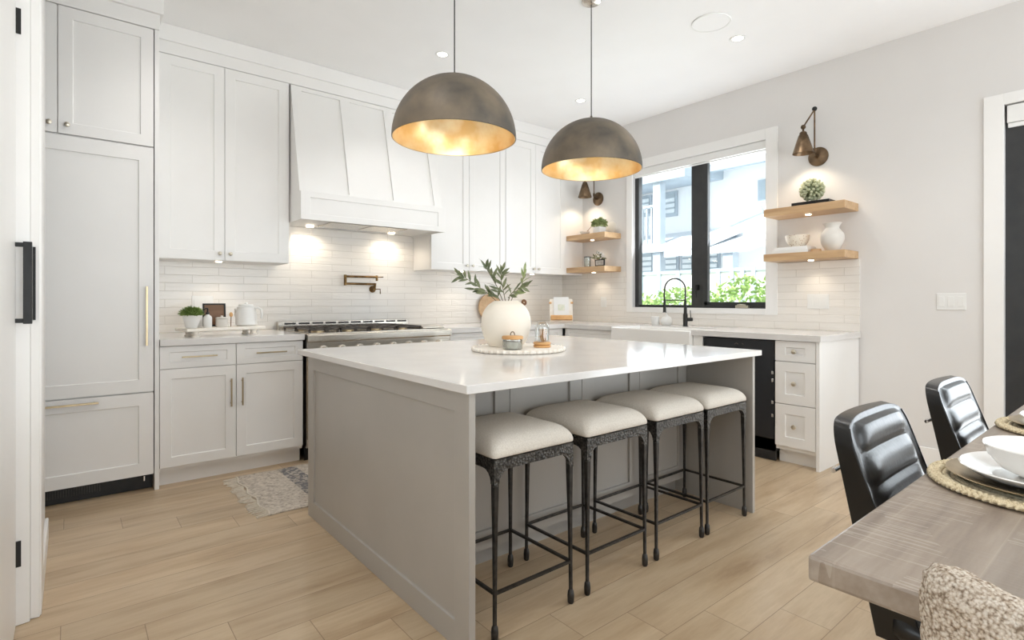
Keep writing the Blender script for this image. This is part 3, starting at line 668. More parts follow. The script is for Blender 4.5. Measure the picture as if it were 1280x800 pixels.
sp_ = thing('ceiling_speaker', 'round flush white speaker grille in the ceiling', 'speaker', (3.406, 2.007, CH))
obj('grille', MB().lathe((3.406,2.007,CH-.006), [(.001,0),(.117,0),(.119,.002)], 40), 'ceiling', sp_, smooth=40); obj('rim', MB().lathe((3.406,2.007,CH-.008), [(.119,.004),(.120,0),(.128,0),(.131,.008)], 40), 'white', sp_, smooth=40)

# ------------------------------------------------------------------ wall lamps
def sconce(y, label):
    z = 2.33; r = thing('swing_arm_wall_lamp', label, 'wall lamp', (XW, y, z), 'swing-arm wall lamps')
    obj('backplate', MB().lathe((XW,y,z), [(.076,0),(.076,-.008),(.062,-.016),(.03,-.02),(.016,-.024),(.014,-.07),(.001,-.072)], 32, True, 'X'), 'bronze', r, smooth=40)
    a = Vector((XW-.075, y, z+.02)); b = Vector((XW-.075, y, 2.695)); c = Vector((4.50, y+.045, 2.545))
    obj('arm', MB().tube([a-Vector((0,0,.03)), b], .0062, 10).cyl((a.x,a.y,a.z), .011, .035, 14), 'bronze', r, smooth=40)
    obj('joint', MB().ball(b+Vector((0,0,.005)), .019, 14, 8), 'black', r, smooth=40)
    obj('arm', MB().tube([b, c], .0062, 10), 'bronze', r, smooth=40); obj('joint', MB().ball(c, .019, 14, 8), 'bronze', r, smooth=40)
    sh = MB().lathe((c.x,c.y,c.z-.055), [(.001,.02),(.018,.018),(.026,.01),(.028,-.005),(.034,-.012),(.078,-.155),(.076,-.155),(.03,-.012)], 36)
    sh.tube([c, c-Vector((0,0,.04))], .008); obj('shade', sh, 'bronze', r, smooth=40)
    obj('bulb', MB().ball((c.x,c.y,c.z-.15), .026, 14, 8), 'bulb', r, smooth=60)
    light('wall_lamp_glow', 'SPOT', (c.x,c.y,c.z-.185), 7, (1,.84,.64), spot_size=RD(120), spot_blend=.6, shadow_soft_size=.025)
sconce(1.811, 'bronze swing-arm wall lamp right of the window, above the oak shelves')
sconce(4.16, 'bronze swing-arm wall lamp in the corner left of the window, partly behind a pendant')

# ------------------------------------------------------------------ plates on walls
def plate(plane, a0, a1, z0, z1, label, cat, rock, off=.010):
    r = thing('switch_plate' if cat == 'light switch' else 'outlet_plate', label, cat, (XW-off, (a0+a1)/2, (z0+z1)/2) if plane == 'X' else ((a0+a1)/2, YW-off, (z0+z1)/2))
    w = (a1-a0)/rock
    def bx(p, q, k0, k1, d0, d1): return MB().box(XW-off-d1, XW-off-d0, p, q, k0, k1) if plane == 'X' else MB().box(p, q, YW-off-d1, YW-off-d0, k0, k1)
    obj('plate', bx(a0, a1, z0, z1, 0, .006), 'white', r, bevel=.002)
    for i in range(rock): obj('rocker', bx(a0+w*i+w*.2, a0+w*(i+1)-w*.2, z0+.024, z1-.024, .006, .009), 'white', r, bevel=.001)
plate('X', .881, 1.042, 1.105, 1.220, 'white triple light switch on the bare wall near the patio door', 'light switch', 3, 0)
plate('X', 1.728, 1.891, 1.103, 1.222, 'white triple switch and outlet plate on the tiles under the right shelves', 'outlet', 3)
plate('X', 4.03, 4.11, 1.095, 1.212, 'white single outlet on the tiles under the corner shelves', 'outlet', 1)
plate('Y', .715, .86, 1.085, 1.205, 'white double outlet plate on the tiles behind the small boxwood', 'outlet', 2)

# ------------------------------------------------------------------ stools
def rr(w, d, r, z, k=6):
    pts = []
    for cx, cy, a0 in ((w-r, d-r, 0), (-w+r, d-r, 90), (-w+r, -d+r, 180), (w-r, -d+r, 270)):
        for i in range(k+1): a = RD(a0+90*i/k); pts.append((cx+r*cos(a), cy+r*sin(a), z))
    return pts
def make_stool():
    r = thing('counter_stool', '', 'stool', (0,0,0), 'counter stools along the island')
    W_, Zt = .192, .622
    obj('seat', MB().loft([rr(.189,.189,.012,Zt), rr(.196,.196,.016,Zt+.004), rr(.199,.199,.022,Zt+.020), rr(.193,.193,.03,Zt+.040), rr(.176,.176,.04,Zt+.062), rr(.145,.145,.05,Zt+.075), rr(.06,.06,.03,Zt+.081)]), 'fabric', r, smooth=50, local=True, sub=1)
    def apron():
        zb, R = Zt-.038, .045; half = W_-.022
        poly = [(-W_, Zt), (W_, Zt), (W_, zb-R-.01), (half, zb-R)]
        poly += [(half-R*(1-cos(RD(90)*i/8)), zb-R+R*sin(RD(90)*i/8)) for i in range(1, 9)]
        poly += [(-(half-R*(1-cos(RD(90)*i/8))), zb-R+R*sin(RD(90)*i/8)) for i in range(8, 0, -1)] + [(-half, zb-R), (-W_, zb-R-.01)]
        return poly
    fm = MB(); P = apron()
    fm.prism(P, -W_, -W_+.016, 'Y').prism(P, W_-.016, W_, 'Y').prism(P, -W_, -W_+.016, 'X').prism(P, W_-.016, W_, 'X')
    obj('frame', fm, 'iron', r, local=True)
    for sx in (-1, 1):
        for sy in (-1, 1):
            x, y = sx*(W_-.011), sy*(W_-.011); xf, yf = sx*(W_-.007), sy*(W_-.007)
            prof = [(0,.555,.0125),(.1,.50,.0118),(.3,.40,.0095),(.55,.28,.0082),(.8,.15,.0072),(1,.045,.007)]
            l = obj('leg', MB().tube([(x+(xf-x)*t, y+(yf-y)*t, z) for t, z, _ in prof], [q*.84 for *_, q in prof], square=True), 'iron_s', r, local=True, bevel=.002)
            obj('foot', MB().lathe((xf,yf,0), [(.009,0),(.0125,.006),(.0135,.03),(.0115,.048),(.007,.055)], 12, True), 'iron_s', l, local=True, smooth=40)
    e = W_-.008; zr = .162
    for p, q in (((-e,-e,zr),(e,-e,zr)), ((-e,e,zr),(e,e,zr)), ((-e,-e,zr),(-e,e,zr)), ((e,-e,zr),(e,e,zr))): obj('foot_rail', MB().tube([p, q], .0052, square=True), 'iron_s', r, local=True)
    return r
st0 = make_stool()
for i, (x, lb) in enumerate(((1.312, 'iron counter stool with cream seat, nearest the camera at the island'), (1.775, 'iron counter stool with cream seat, second from the near end of the island'), (2.228, 'iron counter stool with cream seat, third from the near end of the island'), (2.648, 'iron counter stool with cream seat, farthest one beside the far island panel'))):
    o = st0 if i == 0 else copy_tree(st0)
    o.location = (x, 1.658, 0); o['label'] = lb

# ------------------------------------------------------------------ rug
RX0, RX1, RY0, RY1 = .83, 2.45, 3.10, 3.90
ru = thing('kitchen_rug', 'flat-woven oatmeal rug with grey bands and fringe in front of the range', 'rug', ((.83+2.45)/2, 3.5, 0))
mb = MB(); nx, ny = 60, 30; g = [[mb.bm.verts.new((RX0+(RX1-RX0)*i/nx+.01*sin(j*.7), RY0+(RY1-RY0)*j/ny+.006*sin(i*.5), .007+.0012*sin(i*1.3+j*.4))) for j in range(ny+1)] for i in range(nx+1)]
for i in range(nx):
    for j in range(ny): mb.bm.faces.new((g[i][j], g[i+1][j], g[i+1][j+1], g[i][j+1]))
ret = bmesh.ops.extrude_face_region(mb.bm, geom=list(mb.bm.faces)); bmesh.ops.translate(mb.bm, vec=(0,0,-.006), verts=[v for v in ret['geom'] if isinstance(v, bmesh.types.BMVert)])
cl = obj('cloth', mb, 'rug', None, loc=(1.12,3.5,0)); cl.parent = ru; cl.location = Vector((1.12,3.5,0))-ru.location
mb = MB()
for j in range(90):
    y = RY0+.01+(RY1-RY0-.02)*j/89; a = random.uniform(-.025,.025); x = RX0+.008*sin(j*.3)
    mb.tube([(x+.004,y,.006),(x-.03,y+a*.5,.004),(x-.055-random.uniform(0,.02),y+a,.003)], .0022, 5)
o = obj('fringe', mb, 'fringe', ru)
obj('hem', MB().tube([(RX0+.01*sin(j*.7)+.004, RY0+(RY1-RY0)*j/30, .008) for j in range(31)], .005, 8), 'fringe', ru)

# ------------------------------------------------------------------ dining table
TZ = .76
dt = thing('dining_table', 'long grey-brown plank dining table in the lower right corner', 'table', (2.1, -.1, 0))
obj('tabletop', MB().box(.921, 3.30, -.575, .374, TZ-.042, TZ), 'table', dt, bevel=.006)
for x in (2.0, 2.95):
    obj('pedestal', MB().box(x-.05, x+.05, -.30, .10, .06, TZ-.10).box(x-.06, x+.06, -.48, .16, TZ-.10, TZ-.043).box(x-.06, x+.06, -.48, .16, .0, .07), 'table', dt, bevel=.006)

def torus_ring(mb, c, R, r, seg=64, k=8, fy=1):
    rings = [[(c[0]+(R+r*cos(2*pi*j/k))*cos(2*pi*i/seg), c[1]+(R+r*cos(2*pi*j/k))*sin(2*pi*i/seg)*fy, c[2]+r*sin(2*pi*j/k)*.7) for j in range(k)] for i in range(seg+1)]
    return mb.loft(rings, caps=False)
def setting(x, y, near):
    w = 'nearer the camera' if near else 'farther along the table'
    mb = MB(); mb.cyl((x,y,TZ+.001), .19, .005, 64)
    for i in range(9): torus_ring(mb, (x,y,TZ+.006), .02+.021*i, .0075)
    # braided outer rows
    for R in (.181, .196):
        for k in range(96):
            a = 2*pi*k/96; d = 1 if R < .19 else -1
            p = Vector((x+R*cos(a), y+R*sin(a), TZ+.008)); tg = Vector((-sin(a), cos(a), 0)); rd = Vector((cos(a), sin(a), 0))
            q = (tg*1+rd*.55*d).normalized(); mb.tube([p-q*.009-Vector((0,0,.002)), p+Vector((0,0,.003)), p+q*.009-Vector((0,0,.002))], [.003,.0058,.003], 6)
    single('placemat', mb, 'seagrass', 'round woven seagrass placemat under the plates, %s' % w, 'placemat', (x,y,TZ), 'placemats', smooth=60)
    pr = [(.0005,.001),(.10,.001),(.125,.004),(.166,.011),(.168,.013),(.166,.014),(.125,.008),(.10,.005),(.0005,.005)]
    single('charger_plate', MB().lathe((x,y,TZ+.014), pr, 72), 'gold_pull', 'brass-coloured charger plate on the placemat, %s' % w, 'plate', (x,y,TZ+.014), 'charger plates', smooth=50)
    pr = [(.0005,.001),(.085,.001),(.10,.003),(.130,.014),(.146,.024),(.149,.027),(.146,.029),(.128,.021),(.10,.009),(.085,.006),(.0005,.006)]
    single('dinner_plate', MB().lathe((x-.01,y+.005,TZ+.0205), pr, 72, fy=.92), 'ceramic', 'shallow white dinner plate on the charger, %s' % w, 'plate', (x,y,TZ+.02), 'dinner plates', smooth=50)
    pr = [(.0005,.001),(.04,.001),(.045,.003),(.072,.018),(.092,.040),(.103,.064),(.106,.066),(.107,.064),(.104,.060)][::-1] 
    pr = [(.0005,.0),(.042,.0),(.046,.003),(.078,.018),(.098,.042),(.108,.066),(.106,.068),(.103,.066),(.092,.044),(.072,.022),(.04,.007),(.0005,.006)]
    single('bowl', MB().lathe((x-.005,y,TZ+.028), pr, 72, fy=.95), 'ceramic', 'white glazed bowl on the dinner plate, %s' % w, 'bowl', (x,y,TZ+.028), 'bowls', smooth=50)
setting(1.615, .172, True); setting(2.39, .172, False)

# ------------------------------------------------------------------ black dining chairs
def make_chair():
    r = thing('dining_chair', '', 'chair', (0,0,0), 'black leather dining chairs')
    # local: x across, front towards -y ; origin under the crease between seat and back
    def back_pt(u, t, side):     # u -1..1, t 0..1 up the back ; front face
        z = .425+.468*t; y = .030+.145*t
        hw = .215-.008*t
        if t > .86: k = (t-.86)/.14; hw -= .045*(1-math.sqrt(max(0, 1-k*k)))
        x = u*hw; wing = .022*abs(u)**3*(1-t*.7)
        top = 0
        if side: # rear
            th = .075-.047*t; return (x*(.965), y+th+.014*(1-u*u), z-.004)
        ch = 6.0; ph = ((1-t)*ch) % 1.0; inset = abs(u) < .86
        bulge = (.019*math.sqrt(max(0, 1-(2*ph-1)**2)) if t < .97 else 0)*(max(0, 1-(abs(u)/.84)**8))
        z2 = z - .010*abs(u)**4*t
        return (x, y-wing-bulge, z2)
    nu, nt = 28, 70; mb = MB(); F = []; Bk = []
    for j in range(nt+1):
        t = j/nt; F.append([mb.bm.verts.new(back_pt(-1+2*i/nu, t, False)) for i in range(nu+1)]); Bk.append([mb.bm.verts.new(back_pt(-1+2*i/nu, t, True)) for i in range(nu+1)])
    for G in (F, Bk):
        for j in range(nt):
            for i in range(nu): mb.bm.faces.new((G[j][i], G[j][i+1], G[j+1][i+1], G[j+1][i]))
    for j in range(nt):
        for i in (0, nu): mb.bm.faces.new((F[j][i], F[j+1][i], Bk[j+1][i], Bk[j][i]))
    for i in range(nu):
        for j in (0, nt): mb.bm.faces.new((F[j][i], F[j][i+1], Bk[j][i+1], Bk[j][i]))
    obj('backrest', mb, 'leather', r, local=True, smooth=50, bevel=.006)
    rings = []
    for k in range(15):
        t = k/14; y = .09-.50*t; zc = .455-.012*sin(pi*t); th = .085-.02*t; hw = .226-.02*(max(0, t-.75)/.25)**2*1.2
        rings.append([(x*hw, y, zc + zz*th/2*(1-.0*abs(x))) for x, zz in ((-1,-.1),(-.97,.6),(-.85,1),(-.4,1.04),(0,1.05),(.4,1.04),(.85,1),(.97,.6),(1,-.1),(.9,-.8),(.5,-1),(0,-1),(-.5,-1),(-.9,-.8))])
    obj('seat', MB().loft(rings), 'leather', r, local=True, smooth=60, sub=1)
    for sgn in (-1, 1):
        obj('piping', MB().tube([Vector(back_pt(sgn*.985, j/30, False)) for j in range(30)], .0026, 6), 'leather', r, local=True, smooth=60)
    obj('grab_bar', MB().tube([(-.14,.175,.77),(-.19,.195,.77),(-.213,.19,.77)], .0055).tube([(-.213,.19,.77),(.213,.19,.77)], .0055).tube([(.14,.175,.77),(.19,.195,.77),(.213,.19,.77)], .0055), 'chrome', r, local=True, smooth=60)
    for sx in (-1, 1):
        for y0, y1 in ((-.33,-.37), (.03,.12)):
            obj('leg', MB().tube([(sx*.15,y0,.43),(sx*.21,y1,.012),(sx*.211,y1,.0)], [.013,.009,.009], 10), 'black', r, local=True, smooth=60)
    return r
c0 = make_chair(); c0.location = (1.60, .315, 0); c0['label'] = 'black channelled leather dining chair at the table, nearer the camera'
c1 = copy_tree(c0); c1.location = (2.40, .325, 0); c1['label'] = 'black channelled leather dining chair at the table, nearer the white wall'

# boucle armchair at the table end, its back to the camera
ac = thing('boucle_armchair', 'cream boucle armchair at the near end of the dining table', 'armchair', (.98, -.12, 0))
def slab(mb, path, z0, z1, th, seed):
    rnd = random.Random(seed); nz = 46; prof = []
    R = th/2
    pts = path
    # cross-section loop at each path point, rounded top
    rings = []
    for i, (px_, py_) in enumerate(pts):
        a = Vector(pts[max(i-1,0)]); b = Vector(pts[min(i+1,len(pts)-1)]); d = (b-a); d = Vector((d[0], d[1])).normalized(); nr = Vector((d.y, -d.x))
        e = min(i, len(pts)-1-i); q = min(1, (e+.0)/4.0); sh = math.sqrt(max(0, 1-(1-q)**2)) ; sh = max(sh, .02)
        zt_ = (z1 if seed > 1 else .842+.031*(2*i/(len(pts)-1)-1)**2)-(1-sh)*R*.9
        ring = []
        for k in range(nz+1): ring.append((px_+nr.x*R*sh, py_+nr.y*R*sh, z0+(zt_-R-z0)*k/nz))
        for k in range(1, 12): an = pi*k/12; ring.append((px_+nr.x*R*sh*cos(an), py_+nr.y*R*sh*cos(an), zt_-R+R*sin(an)))
        for k in range(nz, -1, -1): ring.append((px_-nr.x*R*sh, py_-nr.y*R*sh, z0+(zt_-R-z0)*k/nz))
        rings.append(ring)
    mb.loft(rings)
    for v in mb.bm.verts: v.co += Vector((rnd.uniform(-1,1), rnd.uniform(-1,1), rnd.uniform(-1,1)))*.0016
    return mb
bp = [(.760+.03*(abs(t)**6), -.105+t*.292) for t in [-1+2*i/60 for i in range(61)]]
obj('backrest', slab(MB(), bp, .30, .872, .062, 1), 'boucle', ac, smooth=180)
for sgn in (-1, 1):
    pth = [(.80+.52*i/30, -.105+sgn*.262) for i in range(31)]
    obj('armrest', slab(MB(), pth, .28, .655, .075, 2+sgn), 'boucle', ac, smooth=180)
obj('seat_cushion', MB().loft([[(1.06+p[0], -.105+p[1], p[2]) for p in rr(.25,.215,.05,z)] for z in (.29,.31,.43,.455,.46)]), 'boucle', ac, smooth=60, sub=1)
for x in (.83, 1.26):
    for y in (-.33, .12): obj('leg', MB().cyl((x,y,0), .014, .30, 14, r2=.02), 'walnut', ac, smooth=40)

# ------------------------------------------------------------------ island centrepiece
TX, TY = 1.90, 2.27; IZ = .896
mb = MB(); nseg = 44; prof = [(.0005,.0),(.24,.0),(.255,.006),(.255,.014),(.245,.02),(.0005,.02)]
mb.lathe((TX,TY,IZ+.001), [(.0005,.0),(.245,.0),(.25,.004),(.25,.014),(.243,.019),(.0005,.019)], 72)
for k in range(nseg): a = 2*pi*k/nseg; mb.ball((TX+.248*cos(a), TY+.248*sin(a), IZ+.0115), .0112, 10, 6, 1.0)
single('round_tray', mb, 'whitewash', 'round whitewashed tray with beaded rim in the middle of the island', 'tray', (TX,TY,IZ), smooth=50)
TT = IZ+.021
vx, vy = 1.872, 2.344; R = .138
pv = [(.0005,0),(.082,0),(.095,.006),(.118,.040),(.133,.085),(.138,.125),(.134,.165),(.120,.200),(.098,.228),(.080,.241),(.071,.2465),(.069,.250),(.064,.250),(.062,.244),(.075,.232),(.11,.19),(.125,.125),(.08,.02),(.0005,.012)]
# smooth the profile by Catmull-Rom
def smoothprof(p, k=4):
    out = []
    for i in range(len(p)-1):
        a = p[max(i-1,0)]; b = p[i]; c = p[i+1]; d = p[min(i+2,len(p)-1)]
        for q in range(k):
            t = q/k; out.append(tuple(.5*((2*b[j])+(-a[j]+c[j])*t+(2*a[j]-5*b[j]+4*c[j]-d[j])*t*t+(-a[j]+3*b[j]-3*c[j]+d[j])*t**3) for j in (0,1)))
    out.append(p[-1]); return [(max(r, .0004), h) for r, h in out]
single('round_vase', MB().lathe((vx,vy,TT), smoothprof(pv), 72), 'matte_ivory', 'large round ivory vase on the island tray', 'vase', (vx,vy,TT), smooth=60)
RT = Vector((cos(YAW), -sin(YAW), 0)); FW = Vector((sin(YAW), cos(YAW), 0)); UP = Vector((0,0,1))
def branch(name, pts, nl, label, seed, m='leaf', Lr=(.05,.075)):
    rnd = random.Random(seed); base = Vector((vx,vy,TT+.03))
    P = [base+RT*a+FW*b+UP*c for a, b, c in pts]
    # resample
    Q = []
    for i in range(len(P)-1):
        for k in range(6): Q.append(P[i].lerp(P[i+1], k/6))
    Q.append(P[-1])
    r = thing(name, label, 'branch', tuple(base), 'olive branches in the vase')
    obj('stem', MB().tube(Q, [.0028-.0016*i/len(Q) for i in range(len(Q))], 6), 'stem', r, smooth=60)
    lf = MB(); st_ = int(len(Q)*.42)
    for i in range(nl):
        t = st_+(len(Q)-1-st_)*i/(nl-1); k = min(int(t), len(Q)-2); p = Q[k].lerp(Q[k+1], t-k); d = (Q[k+1]-Q[k]).normalized()
        side = RT*rnd.uniform(-1,1)+FW*rnd.uniform(-1,1)+UP*rnd.uniform(-.5,.8)
        side = (side-d*side.dot(d)).normalized()*(1 if i % 2 else -1)
        dr = (d*rnd.uniform(.5,1.1)+side*rnd.uniform(.6,1.2)).normalized() if i < nl-1 else d
        lf.leaf(p, dr, rnd.choice([UP, -FW, -FW+UP*.5]), rnd.uniform(*Lr), rnd.uniform(.013,.018))
    obj('leaves', lf, m, r, smooth=60)
branch('olive_branch', [(0,0,0),(-.02,0,.19),(-.11,-.02,.27),(-.22,-.04,.345),(-.255,-.04,.36)], 20, 'olive branch reaching far out over the left side of the vase', 1)
branch('olive_branch', [(0,0,0),(-.01,0,.20),(-.05,.01,.30),(-.10,.01,.385),(-.115,.01,.41)], 15, 'tall upright olive branch left of the vase centre', 2)
branch('olive_branch', [(0,0,0),(.0,0,.20),(-.015,-.03,.28),(-.03,-.03,.35),(-.02,-.03,.385)], 16, 'olive branch standing straight up from the vase mouth', 3)
branch('olive_branch', [(0,0,0),(.02,0,.20),(.045,.0,.26),(.09,.0,.31),(.10,.0,.375)], 13, 'paler olive branch leaning right out of the vase', 4, 'leafpale')
branch('olive_branch', [(0,0,0),(.01,0,.20),(.02,-.03,.25),(.06,-.04,.29),(.12,-.04,.30)], 14, 'short olive branch low over the right lip of the vase', 5)
branch('olive_branch', [(0,0,0),(-.02,0,.20),(-.05,.03,.25),(-.12,.03,.28),(-.17,.03,.285)], 14, 'low olive branch spreading left just above the vase mouth', 6)
# candle jar
jx, jy = 1.774, 2.167
j = thing('candle_jar', 'low glass candle jar with wooden lid on the tray, in front of the vase', 'jar', (jx,jy,TT))
obj('glass', MB().lathe((jx,jy,TT), [(.0005,.002),(.048,.002),(.051,.006),(.051,.052),(.049,.052),(.049,.008),(.046,.005),(.0005,.005)], 40), 'glass', j, smooth=50)
obj('wax', MB().cyl((jx,jy,TT+.006), .0485, .034, 36), 'matte_ivory', j, smooth=50)
obj('lid', MB().lathe((jx,jy,TT+.0525), [(.0005,0),(.053,0),(.056,.003),(.055,.014),(.051,.017),(.0005,.018)], 40), 'oakx', j, smooth=50)
obj('ring_handle', MB().tube([(jx+.014*cos(a), jy, TT+.0725+.018*sin(a)) for a in [pi*i/12 for i in range(13)]], .0025, 8), 'brass', j, smooth=60)
# cloche with matches
kx, ky = 1.974, 2.159
c = thing('glass_cloche', 'small glass dome holding matches on a wooden base, right side of the tray', 'cloche', (kx,ky,TT))
obj('base', MB().lathe((kx,ky,TT), [(.0005,0),(.044,0),(.047,.004),(.047,.011),(.04,.014),(.047,.017),(.047,.026),(.044,.029),(.0005,.029)], 36), 'oakx', c, smooth=50)
pr = [(.038,.0)]+[(.038,.075)]+[(.038*cos(a), .075+.038*sin(a)) for a in [RD(90)*i/10 for i in range(1,10)]]+[(.0005,.113)]
obj('dome', MB().lathe((kx,ky,TT+.029), pr, 36), 'glass', c, smooth=60)
mm = MB(); tips = MB()
for i in range(24):
    a = random.uniform(0, 2*pi); q = random.uniform(.003,.020); t = random.uniform(-.006,.006)
    p0 = (kx+q*cos(a), ky+q*sin(a), TT+.03); p1 = (kx+q*cos(a)*1.25+t, ky+q*sin(a)*1.25, TT+.03+.066); mm.tube([p0, p1], .0017, 5); tips.ball(p1, .0028, 8, 6)
obj('matches', mm, 'oakx', c); obj('match_heads', tips, 'oak', c)

# ------------------------------------------------------------------ left counter riser and things on it
CT = .928; RISE = CT+.058
rx, ry, ra = .815, 4.19, RD(12)
rs = thing('counter_riser', 'long white footed riser board on the left counter', 'riser', (rx,ry,CT))
def R2(a, b): return (rx+a*cos(ra)-b*sin(ra), ry+a*sin(ra)+b*cos(ra))
bd = MB().box(rx-.26, rx+.26, ry-.10, ry+.10, RISE-.022, RISE).rotz(ra, (rx,ry,0)); obj('board', bd, 'whitewash', rs, bevel=.006)
for a in (-.19, .19):
    for b in (-.06, .06):
        x, y = R2(a, b); obj('foot', MB().lathe((x,y,CT), [(.026,0),(.026,.006),(.018,.014),(.022,.03),(.024,.036)], 20, True), 'whitewash', rs, smooth=50)
def tuft(mb, c, R, count, rnd, L=.022, w=.005, flat=.75):
    for i in range(count):
        th = rnd.uniform(0, 2*pi); ph = math.acos(rnd.uniform(-.05, 1)); d = Vector((sin(ph)*cos(th), sin(ph)*sin(th), cos(ph)*flat))
        p = Vector(c)+d*R*rnd.uniform(.55,.9); mb.leaf(p, d+Vector((rnd.uniform(-.4,.4),rnd.uniform(-.4,.4),rnd.uniform(-.2,.5))), Vector((rnd.random(),rnd.random(),rnd.random())), L*rnd.uniform(.7,1.2), w)
    return mb
x, y = R2(-.215, -.055)
p = thing('potted_boxwood', 'small green boxwood ball in a white pot at the left of the riser', 'potted plant', (x,y,RISE))
obj('pot', MB().lathe((x,y,RISE), [(.0005,0),(.030,0),(.034,.004),(.047,.05),(.053,.082),(.053,.086),(.049,.086),(.046,.078),(.0005,.074)], 32), 'white', p, smooth=50)
rn = random.Random(3); core = MB().ball((x,y,RISE+.088), .05, 16, 10, .8); obj('foliage', tuft(core, (x,y,RISE+.086), .068, 900, rn), 'boxwood', p)
def bottle(x, y, z, label, m, h=.085, r=.026):
    b = thing('pump_bottle', label, 'bottle', (x,y,z)); obj('body', MB().lathe((x,y,z), [(.0005,0),(r-.002,0),(r,.003),(r,h*.8),(r*.8,h*.93),(r*.4,h),(r*.4,h+.006),(.0005,h+.006)], 24), m, b, smooth=50)
    obj('pump', MB().lathe((x,y,z+h+.006), [(.012,0),(.012,.012),(.005,.014),(.005,.038),(.0005,.039)], 14, True).tube([(x,y,z+h+.044),(x-.012,y-.008,z+h+.046),(x-.026,y-.016,z+h+.04)], .0045), 'black', b, smooth=50)
x, y = R2(-.115, -.055); bottle(x, y, RISE, 'white pump bottle with black top in front, beside the boxwood', 'white')
x, y = R2(-.135, .045); bottle(x, y, RISE, 'white pump bottle with black top, behind the front bottle', 'white')
x, y = R2(-.02, .075)
pf_ = thing('framed_tray', 'dark brown rectangular frame standing at the back of the riser', 'frame', (x,y,RISE))
rot = Matrix.Rotation(ra-RD(14), 3, 'Z') @ Matrix.Rotation(RD(-8), 3, 'X')
cc = Vector((x,y,RISE+.082)); obj('panel', MB().rbox(cc, (.13,.008,.15), rot), 'walnut', pf_)
f2 = MB()
for sx in (-1,1): f2.rbox(cc+rot @ Vector((sx*.066,-.003,0)), (.010,.016,.16), rot)
for sz in (-1,1): f2.rbox(cc+rot @ Vector((0,-.003,sz*.075)), (.14,.016,.010), rot)
obj('border', f2, 'black', pf_)
x, y = R2(-.015, -.035)
cn = thing('sugar_canister', 'beige lidded canister between the pump bottle and the kettle', 'canister', (x,y,RISE))
obj('body', MB().lathe((x,y,RISE), [(.0005,0),(.036,0),(.038,.003),(.038,.056),(.0005,.058)], 28), 'grey_ceramic', cn, smooth=50); obj('lid', MB().lathe((x,y,RISE+.058), [(.038,0),(.039,.006),(.03,.010),(.008,.012),(.008,.02),(.0005,.022)], 28, True), 'grey_ceramic', cn, smooth=50)
x2, y2 = R2(.040, -.045); sp2 = thing('spoon', 'wooden spoon hanging upright against the beige canister', 'spoon', (x2,y2,RISE)); sm_ = MB().tube([(x2,y2,RISE+.002),(x2+.002,y2,RISE+.07)], .003, 8); obj('handle', sm_, 'walnut', sp2); obj('bowl', MB().lathe((x2+.002,y2,RISE+.085), [(.0005,-.018),(.009,-.012),(.012,0),(.009,.012),(.0005,.018)], 14, True, 'Z', .45), 'oakx', sp2, smooth=50)
x, y = R2(.165, -.005)
kt = thing('electric_kettle', 'white electric kettle with side handle at the right of the riser', 'kettle', (x,y,RISE))
obj('base', MB().cyl((x,y,RISE), .062, .012, 36), 'grey_ceramic', kt, smooth=40)
obj('body', MB().lathe((x,y,RISE+.012), smoothprof([(.0005,0),(.068,0),(.072,.004),(.070,.06),(.060,.115),(.055,.128),(.0005,.130)], 3), 44), 'white', kt, smooth=40)
obj('lid', MB().lathe((x,y,RISE+.142), [(.05,0),(.05,.008),(.044,.014),(.012,.016),(.010,.026),(.0005,.028)], 36, True), 'white', kt, smooth=40)
hd_ = Vector((cos(YAW)*1, -sin(YAW), 0)); c0_ = Vector((x,y,RISE))
obj('handle', MB().tube([c0_+hd_*.055+UP*.128, c0_+hd_*.085+UP*.132, c0_+hd_*.108+UP*.118, c0_+hd_*.112+UP*.08, c0_+hd_*.108+UP*.055], [.008,.009,.009,.008,.006], 10), 'white', kt, smooth=60)
obj('spout', MB().tube([c0_-hd_*.06+UP*.045, c0_-hd_*.075+UP*.08, c0_-hd_*.078+UP*.125], [.012,.010,.007], 10), 'grey_ceramic', kt, smooth=60)

# ------------------------------------------------------------------ back counter boards and book stand
bb = MB().lathe((0,0,0), [(.0005,0),(.155,0),(.158,.004),(.158,.014),(.155,.018),(.0005,.018)], 60, False, 'Y')
bb.mul(Matrix.Translation((3.535, 4.685, CT+.157)) @ Matrix.Rotation(RD(-9), 4, 'X')); single('round_board', bb, 'oak', 'round pale wooden board leaning on the tiles left of the vase', 'cutting board', (3.535,4.67,CT), smooth=40)
pb = MB().lathe((0,0,0), [(.0005,0),(.115,0),(.118,.004),(.118,.012),(.115,.016),(.0005,.016)], 48, False, 'Y').tube([(.11,.008,.04),(.19,.008,.075),(.235,.008,.095)], [.02,.013,.013], 10).lathe((.255,0,.103), [(.012,0),(.034,0),(.036,.004),(.036,.012),(.034,.016),(.012,.016)], 24, False, 'Y')
pb.mul(Matrix.Translation((3.745, 4.655, CT+.119)) @ Matrix.Rotation(RD(-9), 4, 'X')); single('paddle_board', pb, 'walnut', 'dark wooden paddle board, its round handle showing right of the vase', 'cutting board', (3.745,4.65,CT), smooth=40)
bx_, by_ = 4.16, 4.24; fwd = Vector((-sin(YAW), -cos(YAW), 0)); rotb = Matrix.Rotation(-YAW, 3, 'Z'); tilt = rotb @ Matrix.Rotation(RD(-14), 3, 'X')
bs = thing('book_stand', 'white cookbook stand with wooden ledge in the counter corner', 'book stand', (bx_,by_,CT))
c0_ = Vector((bx_,by_,CT+.13)); mb = MB().rbox(c0_, (.25,.012,.26), tilt); obj('back_panel', mb, 'whitewash', bs, bevel=.003)
obj('ledge', MB().rbox(c0_+tilt @ Vector((0,-.025,-.085)), (.235,.045,.05), tilt), 'oakx', bs, bevel=.006)
